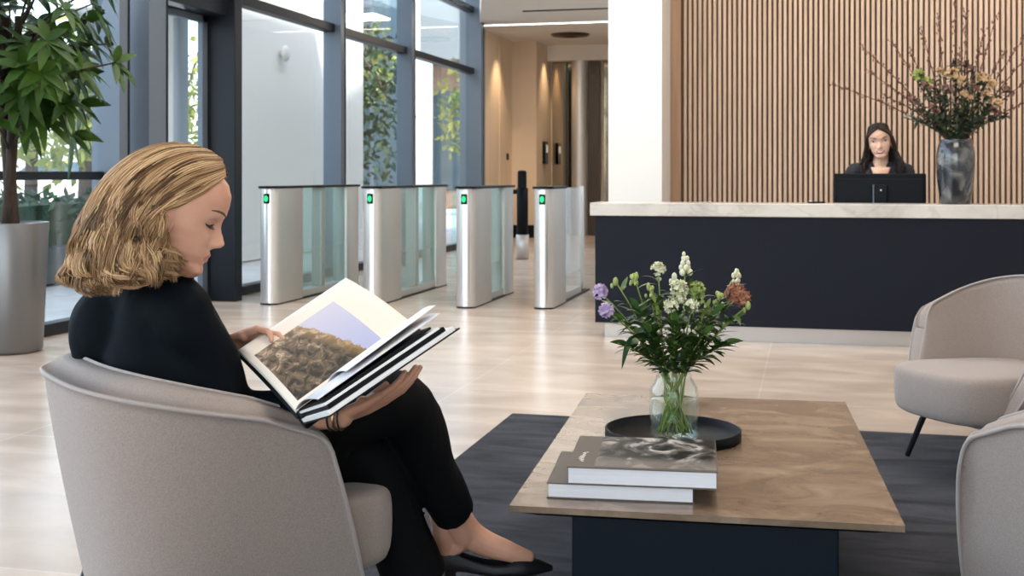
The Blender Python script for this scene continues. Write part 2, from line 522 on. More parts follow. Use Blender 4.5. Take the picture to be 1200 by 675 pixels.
M['brick'] = mat('brown_cladding', (0.30, 0.19, 0.14), 0.8, col2=(0.38, 0.26, 0.2), nscale=6)
M['blue_glass'] = mat('blue_facade_glass', (0.05, 0.09, 0.12), 0.08, spec=0.9)
M['kerb_stone'] = mat('low_wall_stone', (0.10, 0.11, 0.12), 0.7)
# ================================================================== the setting
XF = -5.1        # plane of the glass front
ZH = 4.6         # hall ceiling
YB = -4.4        # street side behind the viewer
struct(MB().span((-5.3, YB, -0.12), (4.6, 21.9, 0)).build('floor', M['floor']))
m = MB(); m.span((-5.4, YB - .2, ZH), (4.7, 15.42, ZH + .2))
struct(m.build('ceiling', M['ceiling']))
m = MB(); m.prism([(-4.28, 15.42), (4.6, 15.42), (4.6, 21.9), (-5.2, 21.9), (-5.2, 18.62)], 3.45, ZH + .2)
so = struct(m.build('ceiling_corridor', M['ceiling']))
m = MB(); m.span((-4.0, 16.62, 3.436), (-1.6, 16.66, 3.451))
struct(m.build('trim_1', M['black_plastic'], so))
struct(MB().span((4.5, YB, 0), (4.62, 15.42, ZH)).build('wall_right', M['white_wall']))
m = MB(); m.span((-1.55, 10.2, 0), (-1.43, 21.9, ZH)); m.span((-1.594, 9.6, 0), (-1.16, 10.27, ZH))
struct(m.build('wall_pier', M['white_wall']))
m = MB(); m.span((-1.43, 10.27, 0), (4.5, 10.40, ZH))
wb = struct(m.build('wall_back', M['slat_back']))
m = MB()
x = -1.05
while x < 4.48:
    m.span((x, 10.235, 0), (x + 0.0245, 10.27, ZH)); x += 0.0415
struct(m.build('oak_slats', M['oak'], wb, bevel=0.002, seg=1))
struct(MB().span((-1.158, 10.20, 0), (-1.072, 10.27, ZH)).build('trim_2', M['oak_trim']))
# corridor: beige side wall, pilaster, bronze mirror wall at its end
m = MB(); m.span((-5.25, 18.62, 0), (XF, 21.9, 3.45)); m.span((XF, 20.4, 0), (-4.66, 21.6, 3.45))
m.span((-5.1, 19.5, 0), (-5.085, 19.512, 3.45))
wl = struct(m.build('wall_corridor', M['beige_wall']))
m = MB(); m.span((XF, 18.7, 0), (-5.08, 20.4, .22)); m.span((-5.08, 20.38, 0), (-4.66, 20.4, .22)); m.span((-4.66, 20.38, 0), (-4.64, 21.6, .22))
struct(m.build('baseboard_corridor', M['black_plastic']))
we = struct(MB().span((-5.2, 21.6, 0), (-1.43, 21.8, 3.45)).build('wall_end', M['beige_wall']))
m = MB()
for a, b in ((-4.62, -4.36), (-4.33, -4.22), (-3.66, -3.05), (-3.02, -2.4), (-2.37, -1.6)):
    m.span((a, 21.56, 0.06), (b, 21.59, 3.18))
struct(m.build('mirror_panels', M['mirror_bronze'], we))
m = MB(); m.span((-3.93, 21.40, 0), (-3.72, 21.60, 3.18)); m.span((-4.36, 21.55, 0), (-4.33, 21.6, 3.18)); m.span((-3.40, 21.45, 0), (-3.33, 21.6, 3.18))
struct(m.build('bronze_posts', M['bronze_dark'], we))
m = MB(); m.lathe([(0.15, 0), (0.15, 3.18)], 28, (-4.08, 21.40, 0))
struct(m.build('round_steel_column', M['steel'], we))
struct(MB().span((-4.66, 21.3, 3.18), (-1.5, 21.6, 3.45)).build('trim_3', M['ceiling']))

# ------------------------------------------------------------------ glass front
ys = [-4.4, -1.6, 1.2, 4.0, 7.82, 8.39, 12.15, 14.53, 17.70]
FD = 0.145
def bay(n, y0, y1, rail=None, split=None):
    w = bpy.data.objects.new('window_%d' % n, None); C.objects.link(w); w['kind'] = 'structure'
    p = MB(); p.span((XF - .012, y0, .06), (XF + .0, y1, ZH)); struct(p.build('window_pane', M['glass'], w))
    f = MB()
    f.span((XF - .04, y0, 0), (XF + .07, y1, .085))
    for z0, z1 in ((2.655, 2.745), (3.60, 3.69)):
        f.span((XF - .05, y0, z0), (XF + .075, y1, z1))
    if rail: f.span((XF - .03, y0, rail - .035), (XF + .04, y1, rail + .025))
    struct(f.build('window_frame', M['frame_dark'], w, bevel=.006))
    if split:
        s = MB(); s.span((XF - .03, split, .085), (XF + .03, split + .05, ZH)); struct(s.build('window_mullion', M['frame_dark'], w))
    return w
bay(1, -4.4, 1.2, 1.10, -1.6); bay(2, 1.2, 7.86, 1.10, 4.0)
bay(3, 9.60, 12.16); bay(4, 12.2, 14.56); bay(5, 14.6, 17.72)
k = 1
for y0, dp in ((7.82, .17), (8.14, .22), (12.15, FD), (14.53, FD), (17.70, .19)):
    m = MB()
    w = .11 if y0 != 8.14 else .25
    m.span((XF - .06, y0, 0), (XF + dp, y0 + w, ZH))
    m.mi = 1
    m.span((XF - .07, y0 + w, 0), (XF + dp + .006, y0 + w + .022, ZH))
    struct(m.build('trim_post_%d' % k, [M['frame'], M['frame_dark']])); k += 1
struct(MB().span((XF - .2, 17.84, 0), (XF, 18.62, ZH)).build('wall_left', M['grey_panel']))
# black entrance portal with its glass leaf
m = MB()
m.span((XF - .08, 9.46, 0), (-4.84, 9.60, 2.76)); m.span((XF - .08, 8.39, 2.48), (-4.92, 9.60, 2.9)); m.span((XF - .06, 8.40, 0), (-4.98, 8.47, 2.6))
m.span((XF - .06, 8.39, 2.9), (XF + .02, 9.60, 3.0))
struct(m.build('door_frame', M['frame_dark'], bevel=.008))
d = bpy.data.objects.new('door_1', None); C.objects.link(d); d['kind'] = 'structure'
struct(MB().span((XF - .03, 8.5, .12), (XF - .018, 9.44, 2.44)).build('door_glass', M['glass'], d))
m = MB(); m.span((XF - .05, 8.47, 0), (XF, 9.46, .12)); m.span((XF - .05, 9.37, .12), (XF, 9.46, 2.48)); m.span((XF - .05, 8.47, .12), (XF, 8.53, 2.48)); m.span((XF - .05, 8.47, 2.42), (XF, 9.46, 2.48))
struct(m.build('door_leaf_frame', M['frame'], d, bevel=.005))
struct(MB().span((XF - .012, 8.4, 3.0), (XF, 9.60, ZH)).build('window_6', M['glass']))
# street side behind the viewer: tall windows between piers
m = MB()
for a, b in ((-5.3, -4.9), (2.6, 4.6)):
    m.span((a, YB - .2, 0), (b, YB, ZH))
m.span((-4.9, YB - .2, 4.2), (2.6, YB, ZH)); m.span((-4.9, YB - .2, 0), (2.6, YB, .15))
for a in (-2.5, 0.0):
    m.span((a, YB - .15, .15), (a + .1, YB - .02, 4.2))
struct(m.build('wall_street', M['white_wall']))
struct(MB().span((-4.9, YB - .1, .15), (2.6, YB - .09, 4.2)).build('window_7', M['glass']))
# ================================================================== outside
struct(MB().span((-60, -12, -.2), (-5.3, 70, -.02)).build('ground_outside', M['paving']))
struct(MB().span((-60, 21.9, -.2), (20, 70, -.021)).build('ground_street', M['paving']))

m = MB(); m.span((-7.3, 13.5, 0), (-7.0, 18.1, 6.0))
t = tag(m.build('courtyard_wall', M['stucco']), 'white rendered wall standing close outside behind the glass front', 'wall')
t['kind'] = 'structure'
a = thing('reflection_disc', 'small round beige disc on the white wall outside, standing for a reflection', 'reflection', (-7.0, 15.0, 2.75))  # added beige disc in place of a reflection in the glass
m = MB(); m.tube([(0.0, 0, 0), (.05, 0, 0)], .05, 14); m.build('disc_base', M['steel'], a)
m = MB(); m.ball((.08, 0, 0), (.045, .11, .11), 16, 10); m.build('disc_front', M['ceiling'], a)

rng = random.Random(5)
for i, (y, lab) in enumerate(((12.55, 'grey portico column outside, the one nearest the blue post'), (13.05, 'grey portico column outside between two others'), (13.42, 'grey portico column outside next to the white wall'))):
    m = MB(); m.span((-7.75, y - .1, 0), (-7.55, y + .1, 3.05)); m.span((-7.78, y - .13, 0), (-7.52, y + .13, .1))
    c = tag(m.build('portico_column', M['grey_panel' if i != 1 else 'stucco'], bevel=.01), lab, 'column', 'portico columns outside')
m = MB(); m.span((-8.6, 12.3, 3.05), (-6.9, 13.5, 3.3)); m.span((-8.6, 12.3, 3.0), (-8.5, 13.5, 3.05))
tag(m.build('portico_roof', M['stucco']), 'white flat portico roof outside above the entrance door', 'roof')

# clipped hedge in a low dark stone bed
h = thing('hedge', 'dark clipped hedge along the glass front outside', 'hedge', (-7.8, 8.6, 0))
MB().span((-.42, -5, 0), (.42, 3.6, .38)).build('stone_bed', M['kerb_stone'], h, bevel=.02)
m = MB()
for i in range(2600):
    p = (rng.uniform(-.45, .45), rng.uniform(-5, 3.6), rng.uniform(.36, .88))
    m.leaf(p, (rng.uniform(-1, 1), rng.uniform(-1, 1), rng.uniform(-.3, 1)), (rng.random(), rng.random(), 1), .15, .08, 0.1, .1, 2)
m.span((-.36, -4.9, .3), (.36, 3.5, .80))
m.build('hedge_leaves', M['foliage_dark'], h)

def street_tree(loc, hgt, rad, zc, lab, n=600, lm='foliage', seed=0, tr=.12, size=.34, sq=.8):
    r = random.Random(seed)
    t = thing('street_tree', lab, 'tree', loc, 0, 'trees outside the glass front')
    m = MB(); m.tube([(0, 0, -.05), (.04, .02, hgt * .4), (-.03, .05, hgt * .8)], [tr, tr * .8, tr * .4], 8)
    for k in range(5):
        a = r.uniform(0, 2 * PI); m.tube([(0, .03, hgt * (.35 + .08 * k)), (rad * .6 * math.cos(a), rad * .6 * math.sin(a), zc + r.uniform(-.3, .5) * rad)], [tr * .4, tr * .12], 6)
    m.build('trunk', M['trunk'], t)
    m = MB()
    for i in range(n):
        a = r.uniform(0, 2 * PI); u = r.uniform(-1, 1); q = rad * r.random() ** .4
        s = math.sqrt(1 - u * u)
        p = (q * s * math.cos(a), q * s * math.sin(a), zc + q * u * sq)
        m.leaf(p, (r.uniform(-1, 1), r.uniform(-1, 1), r.uniform(-1, .6)), (r.random(), r.random(), r.random() + .2), size, size * .55, .1, .15, 2)
    m.build('crown', M[lm], t)
    return t
def out(px, d):
    return L((px - 600) / 1400 * d, d, 0)
street_tree(out(34, 16.5), 4.2, 1.5, 2.15, 'sunlit tree behind the potted plant with a slim trunk above the hedge', 900, seed=1, tr=.10, size=.24)
street_tree(out(100, 21.5), 5, 1.7, 2.5, 'sunlit yellow green tree outside beside the light blue posts', 900, seed=2, tr=.16, size=.24)
street_tree(out(-30, 30), 6, 2.2, 3.4, 'tree outside at the far left, partly hidden by the potted plant', 900, seed=3, size=.26)
street_tree(out(238, 31), 7, 2.0, 3.2, 'tree seen through the glass of the entrance door', 900, seed=4, size=.26)
street_tree((-9.6, 24.5, 0), 6.5, 1.2, 2.6, 'dark narrow tree outside just right of the white wall', 1100, lm='foliage_dark', seed=5, sq=1.8, size=.22)
street_tree((-12.0, 29.2, 0), 7.5, 1.7, 4.0, 'tall green tree outside in front of the grey building', 1000, seed=6, size=.25)
street_tree((-8.6, 31.5, 0), 6, 1.4, 2.9, 'tree outside near the beige wall seen in the last pane', 900, seed=7, sq=1.3, size=.24)

b = thing('grey_building', 'grey clad building outside with a jutting upper floor', 'building', (-10.0, 39, 0))
m = MB(); m.span((-2.5, -1.5, 4.9), (2.4, 3, 6.9)); m.build('upper_floor', M['grey_panel'], b)
m = MB(); m.span((-2.3, -.8, 0), (2.0, 3, 4.9)); m.build('lower_wall', M['brick'], b)
for i, x in enumerate((-1.8, -.2, 1.2)):
    m = MB(); m.span((x - .45, -.86, .6), (x + .45, -.78, 3.9)); m.build('window', M['blue_glass'], b)
b = thing('office_block', 'dark blue glass office block outside', 'building', (-14.6, 36, 0))
m = MB(); m.span((-2.2, -1, 0), (1.35, 2, 9)); m.build('block', M['blue_glass'], b)
m = MB()
for z in (3.3, 6.3, 8.9): m.span((-2.25, -1.06, z), (1.4, -.98, z + .22))
for x in (-2.2, -1.0, .2, 1.3): m.span((x, -1.05, 0), (x + .1, -.98, 9))
m.build('facade_grid', M['frame'], b)
b = thing('pale_building', 'pale office building far outside behind the trees', 'building', out(-420, 42), math.radians(-20))
m = MB(); m.span((-3, -14, 0), (0, 6, 9)); m.build('block', M['stucco'], b)
for j in range(2):
    for i in range(6):
        m = MB(); m.span((-.02, -13 + i * 3.1, 1.0 + j * 3.6), (.05, -11 + i * 3.1, 3.2 + j * 3.6)); m.build('window', M['blue_glass'], b)

# a parked car behind the hedge
cr = thing('car', 'pale parked car outside beyond the hedge', 'car', out(95, 26), math.radians(20))
m = MB()
prof = [(-2.1, .35), (-2.12, .75), (-1.95, .92), (-1.45, 1.0), (-.85, 1.42), (.55, 1.45), (1.25, 1.0), (1.95, .86), (2.12, .6), (2.1, .35)]
m.grid(lambda u, w: None, 2, 2) if False else None
vs = []; 
for s in (-.86, .86):
    for px_, pz_ in prof: vs.append((px_, s * (.86 if pz_ > 1.2 else 1), pz_))
n_ = len(prof)
m.add(vs, [(i, (i + 1) % n_, n_ + (i + 1) % n_, n_ + i) for i in range(n_)] + [tuple(range(n_ - 1, -1, -1)), tuple(range(n_, 2 * n_))])
m.smooth = False
m.build('body', M['stucco'], cr, bevel=.06)
for s in (-.87, .87):
    m = MB(); vs = [(-1.3, s, 1.02), (-.8, s * .89, 1.36), (.5, s * .89, 1.38), (1.05, s, 1.02)]; m.add(vs, [(0, 1, 2, 3)]); m.build('side_window', M['blue_glass'], cr, solid=.02)
    for x in (-1.35, 1.3):
        m = MB(); m.tube([(x, s - .09, .32), (x, s + .09, .32)], .32, 18); m.build('wheel', M['black_plastic'], cr)

# ================================================================== corridor fittings
t = thing('light_strip', 'long glowing light strip across the corridor ceiling', 'ceiling light', (-3.4, 18.0, 3.45))
MB().span((-1.66, -.05, -.012), (1.7, .05, 0)).build('diffuser', M['strip'], t)
m = MB(); m.span((-1.68, -.065, -.02), (1.72, -.05, 0)); m.span((-1.68, .05, -.02), (1.72, .065, 0)); m.build('frame', M['steel_bright'], t)
t = thing('ceiling_vent', 'round dark air vent in the corridor ceiling', 'vent', (-3.9, 19.6, 3.45))
m = MB(); m.lathe([(.0, -.02), (.12, -.02), (.12, -.035), (.16, -.02), (.2, -.04), (.24, -.02), (.3, -.03), (.33, 0)], 30); m.build('diffuser', M['bronze_dark'], t)
t = thing('wall_intercom', 'black wall intercom on the warm lit corridor pilaster', 'intercom', (-4.655, 21.0, 1.5), 0)
MB().span((-.01, -.12, -.2), (.05, .12, .2)).build('body', M['black_plastic'], t, bevel=.01)
MB().span((.05, -.08, .0), (.054, .08, .14)).build('screen', M['blue_glass'], t)
t = tag(MB().span((XF, 20.0, 1.36), (XF + .02, 20.1, 1.47)).build('light_switch', M['black_plastic'], bevel=.004), 'tiny light switch on the beige corridor wall', 'switch')
for nm, p, q, e in (('corridor_downlight', (-4.75, 19.3, 3.4), (-5.1, 19.4, 0.6), 90), ('corridor_downlight', (-4.4, 21.0, 3.4), (-4.66, 21.05, 0.5), 60), ('corridor_downlight', (-3.9, 20.2, 3.4), (-3.9, 20.4, 0), 60)):
    spot(nm, p, q, e, (1.0, .74, .46), 75, .9, .04)
spot('slat_wall_downlight', (1.1, 9.3, 4.5), (1.1, 10.2, 1.5), 110, WARM, 80, .9, .1)
spot('slat_wall_downlight', (2.3, 9.3, 4.5), (2.3, 10.2, 1.5), 110, WARM, 80, .9, .1)

p = thing('access_post', 'slim black access post with a side arm behind the turnstiles', 'post', (-3.66, 15.2, 0))
m = MB(); m.lathe([(.0, 0), (.085, 0), (.085, .32), (.0, .32)], 20); m.build('base', M['steel'], p)
m = MB(); m.lathe([(.0, .32), (.075, .32), (.075, .93), (.0, .93)], 20); m.build('column', M['cover_black'], p)
m = MB(); m.box((0, -.02, 1.03), (.12, .07, .26)); m.build('reader', M['black_plastic'], p, bevel=.03, seg=3)
m = MB(); m.box((-.2, 0, .88), (.26, .05, .06)); m.build('arm', M['black_plastic'], p, bevel=.012)

# ================================================================== turnstiles
def turnstile(x, y, ln, lab, rear=True, wing=True, mid=True):
    gm = M['glass_tint'] if rear else M['glass']
    t = thing('turnstile', lab, 'turnstile', (x, y, 0), 0, 'turnstiles in front of the corridor')
    def pill(y0, y1, w, rf, rb):
        P = []
        for k in range(9):
            a = PI + PI * k / 8
            P.append((w * math.cos(a), y0 + rf + rf * math.sin(a)))
        for k in range(9):
            a = PI * k / 8
            P.append((w * math.cos(a), y1 - rb + rb * math.sin(a)))
        return P
    m = MB(); m.prism(pill(.0, .56, .085, .06, .02), .012, .985, smooth=True); f = m.build('front_cabinet', M['steel'], t)
    m = MB(); m.prism(pill(-.006, .10, .060, .05, .01), .015, .975, smooth=True); m.build('front_trim', M['steel_bright'], f)
    m = MB(); m.box((0, -.012, .90), (.05, .02, .085)); m.build('light_housing', M['black_plastic'], f, bevel=.006)
    m = MB(); m.ball((0, -.024, .90), (.017, .006, .026), 14, 8); m.build('green_light', M['green_led'], f)
    m = MB(); m.prism(pill(-.03, ln if rear else .6, .092, .06, .03), .985, 1.005); m.build('top_cap', M['black_plastic'], t)
    m = MB(); m.prism(pill(-.01, ln, .08, .05, .03), 0, .012); m.build('floor_plate', M['black_plastic'], t)
    yr = ln - .34
    ym = (.56 + yr) / 2
    m = MB(); m.span((-.05, .56, .06), (-.04, yr, .985)); m.build('glass_side', gm, t)
    m = MB(); m.span((.04, .56, .06), (.05, yr, .985)); m.build('glass_side', gm, t)
    m = MB(); m.span((-.055, .56, .012), (.055, yr, .07)); m.build('base_rail', M['steel'], t)
    if mid:
        m = MB(); m.span((-.05, ym - .05, .07), (.05, ym + .05, .985)); m.build('middle_post', M['steel'], t, bevel=.01)
    if rear:
        m = MB(); m.prism(pill(yr, ln, .08, .02, .06), .012, .985, smooth=True); m.build('rear_cabinet', M['steel'], t)
    else:
        m = MB(); m.span((-.02, ln - .05, .012), (.02, ln, .99)); m.build('end_post', M['steel'], t)
    if wing:
        m = MB(); m.span((-.36, ym - .006, .22), (-.055, ym + .006, .96)); g = m.build('wing_gate', M['glass_tint'], t)
        m = MB(); m.span((-.09, ym - .02, .25), (-.05, ym + .02, .93)); m.build('hinge', M['black_plastic'], g)
    return t
turnstile(-4.46, 9.30, 1.95, 'brushed steel turnstile nearest the glass front, leftmost of four', wing=False)
turnstile(-3.60, 9.48, 1.95, 'second steel turnstile from the glass front, with a glass wing')
turnstile(-2.77, 9.46, 1.40, 'third steel turnstile from the glass front, left of the open passage', mid=False)
turnstile(-2.13, 9.55, 1.75, 'rightmost steel turnstile, standing closest to the reception desk', rear=False, wing=False, mid=False)
# ================================================================== reception desk
dk = thing('reception_desk', 'long navy reception desk with a pale marble top', 'desk', (-1.42, 8.0, 0))
DL = 3.7
def front_box(a, b): return MB().span(a, b)
m = front_box((-.03, -.03, .825), (DL, .36, .912)); m.build('counter_top', M['marble'], dk, bevel=.005)
m = front_box((0, 0, .10), (DL, .05, .825)); m.build('front_panel', M['navy'], dk, bevel=.003)
m = front_box((0, .05, .10), (.05, .86, .825)); m.build('side_panel', M['navy'], dk)
m = front_box((DL - .05, .05, .10), (DL, .86, .825)); m.build('side_panel', M['navy'], dk)
m = front_box((.06, .04, 0), (DL - .06, .09, .10)); m.build('plinth', M['plinth'], dk)
m = front_box((.05, .36, .70), (DL - .05, .86, .735)); m.build('worktop', M['marble'], dk)
m = front_box((.05, .33, .70), (DL - .05, .36, .825)); m.build('riser', M['navy'], dk)

mo = thing('computer_monitor', 'black computer monitor seen from behind on the reception desk', 'monitor', (.455, 8.50, .735))
m = MB(); m.span((-.30, -.016, .045), (.30, .016, .375)); m.build('panel', M['cover_black'], mo, bevel=.008)
m = MB(); m.span((-.28, -.028, .08), (.28, -.016, .34)); m.build('rear_cover', M['black_plastic'], mo, bevel=.006)
m = MB(); m.span((-.04, -.07, .0), (.05, -.03, .30)); m.build('stand', M['black_plastic'], mo, bevel=.01)
m = MB(); m.span((-.046, -.073, .0), (-.04, -.03, .30)); m.build('stand_edge', M['frame'], mo)
m = MB(); m.tube([(.005, -.071, .262), (.005, -.074, .262)], .006, 14); m.build('emblem', M['steel_bright'], mo)
m = MB(); m.span((-.11, -.09, .0), (.12, .09, .012)); m.build('base', M['black_plastic'], mo, bevel=.004)

t = thing('pen', 'thin black pen lying on the marble counter left of the monitor', 'pen', (.035, 8.20, .918), math.radians(8))
m = MB(); m.tube([(-.055, 0, 0), (.05, 0, 0)], .006, 8); m.tube([(.05, 0, 0), (.062, 0, 0)], [.006, .002], 8); m.build('barrel', M['black_plastic'], t)
m = MB(); m.tube([(-.05, .0, .006), (-.02, 0, .008)], .0018, 6); m.build('clip', M['steel_bright'], t)

# ================================================================== rug and coffee table
m = MB(); m.span((0, -4.4, 0), (3.9, 0, .012))
rug = tag(m.build('rug', M['rug'], loc=(-1.325, 5.297, 0), bevel=.005), 'large charcoal blue rug under the coffee table', 'rug')

TZ = .36
tb_c = L(.54, 3.285)
tb = thing('coffee_table', 'low coffee table with brown stone top and navy base', 'coffee table', (tb_c.x, tb_c.y, .012), YAW - math.radians(10.6))
TW, TD = .425, .70
m = MB()
m.prism([(-TW, -TD), (TW, -TD), (TW, TD), (-TW, TD)], TZ - .012 - .014, TZ - .012)
m.build('table_top', M['table_stone'], tb, bevel=.0015)
m = MB()
vs = [(-TW + .006, -TD + .006, TZ - .026), (TW - .006, -TD + .006, TZ - .026), (TW - .006, TD - .006, TZ - .026), (-TW + .006, TD - .006, TZ - .026),
      (-TW + .055, -TD + .055, TZ - .046), (TW - .055, -TD + .055, TZ - .046), (TW - .055, TD - .055, TZ - .046), (-TW + .055, TD - .055, TZ - .046)]
m.smooth = False
m.add(vs, [(0, 1, 2, 3), (7, 6, 5, 4), (0, 4, 5, 1), (1, 5, 6, 2), (2, 6, 7, 3), (3, 7, 4, 0)])
m.build('under_frame', M['cover_black'], tb)
m = MB(); m.span((-.30, -.58, 0), (.30, .58, TZ - .046)); m.build('base', M['navy_base'], tb, bevel=.004)

TO = math.radians(-10.6)
def T(a, d, z=TZ):
    return L(a, d, z)

# round tray
tr = thing('round_tray', 'round black tray with a low rim on the coffee table', 'tray', T(.452, 3.36))
m = MB(); m.lathe([(0, 0), (.185, 0), (.19, .004), (.19, .028), (.186, .030), (.183, .028), (.182, .009), (.0, .009)], 64); m.build('dish', M['tray'], tr)

# stacked books on the table
def table_book(c, w, dpt, th, rot, lab, cover, photo):
    b = thing('book', lab, 'book', c, YAW + math.radians(rot), 'books stacked on the coffee table')
    m = MB()
    m.span((-w/2, -dpt/2, 0), (w/2, dpt/2, .003))
    m.build('back_cover', cover, b, bevel=.001)
    m = MB(); m.span((-w/2, -dpt/2, th - .003), (w/2, dpt/2, th)); fc = m.build('front_cover', cover, b, bevel=.001)
    m = MB(); m.span((-w/2 + .004, -dpt/2 + .004, .003), (w/2 - .004, dpt/2 - .010, th - .003)); m.build('page_block', M['paper'], b)
    m = MB(); m.span((-w/2, dpt/2 - .010, .003), (w/2, dpt/2, th - .003)); m.build('spine', cover, b)
    if photo:
        m = MB(); m.smooth = False
        vs = [(-w/2 + .062, -dpt/2 + .012, th + .0004), (w/2 - .003, -dpt/2 + .012, th + .0004), (w/2 - .003, dpt/2 - .004, th + .0004), (-w/2 + .062, dpt/2 - .004, th + .0004)]
        m.add(vs, [(0, 1, 2, 3)], [(0, 0), (1, 0), (1, 1), (0, 1)])
        m.build('cover_photo', photo, fc)
        m = MB()     # faint handwriting on the light strip beside the photo
        m.tube([(-w/2 + .030 + .010 * math.sin(k * 1.9) * (.4 + .6 * (k % 3 == 0)), -dpt/2 + .05 + .0045 * k, th + .0006) for k in range(22)], .0009, 5)
        m.build('title_script', M['paper_cream'], fc)
    return b

def photo_bw():
    m, nt, b = node_mat('black_white_photo'); N = nt.nodes; K = nt.links
    uv = N.new('ShaderNodeUVMap'); mp = N.new('ShaderNodeMapping'); mp.inputs['Scale'].default_value = (2.6, 1.7, 1)
    K.new(uv.outputs[0], mp.inputs[0])
    nz = N.new('ShaderNodeTexNoise'); nz.inputs['Scale'].default_value = 1.7; nz.inputs['Detail'].default_value = 8; nz.inputs['Distortion'].default_value = 1.3
    K.new(mp.outputs[0], nz.inputs[0])
    cr = N.new('ShaderNodeValToRGB'); e = cr.color_ramp.elements
    e[0].position = .43; e[0].color = (.012, .012, .012, 1); e[1].position = .62; e[1].color = (.52, .48, .45, 1)
    q = e.new(.52); q.color = (.10, .093, .086, 1)
    K.new(nz.outputs[0], cr.inputs[0])
    sp = N.new('ShaderNodeSeparateXYZ'); K.new(uv.outputs[0], sp.inputs[0])
    mr = N.new('ShaderNodeMapRange'); mr.inputs['From Min'].default_value = .34; mr.inputs['From Max'].default_value = .16; mr.inputs['To Max'].default_value = .75
    K.new(sp.outputs[1], mr.inputs[0])
    mx = N.new('ShaderNodeMix'); mx.data_type = 'RGBA'; mx.inputs['B'].default_value = (.20, .175, .155, 1)
    K.new(mr.outputs[0], mx.inputs['Factor']); K.new(cr.outputs[0], mx.inputs['A'])
    K.new(mx.outputs['Result'], b.inputs['Base Color']); b.inputs['Roughness'].default_value = .4; b.inputs['Specular IOR Level'].default_value = .1
    return m
M['photo_bw'] = photo_bw()
table_book(T(.268, 2.865), .335, .315, .036, -8.6, 'lower thick book of the stack on the coffee table', M['cover_grey'], None)
table_book(T(.316, 2.85, TZ + .0365), .340, .325, .041, -8.6, 'upper book of the stack with a black and white cover photo', M['cover_grey'], M['photo_bw'])

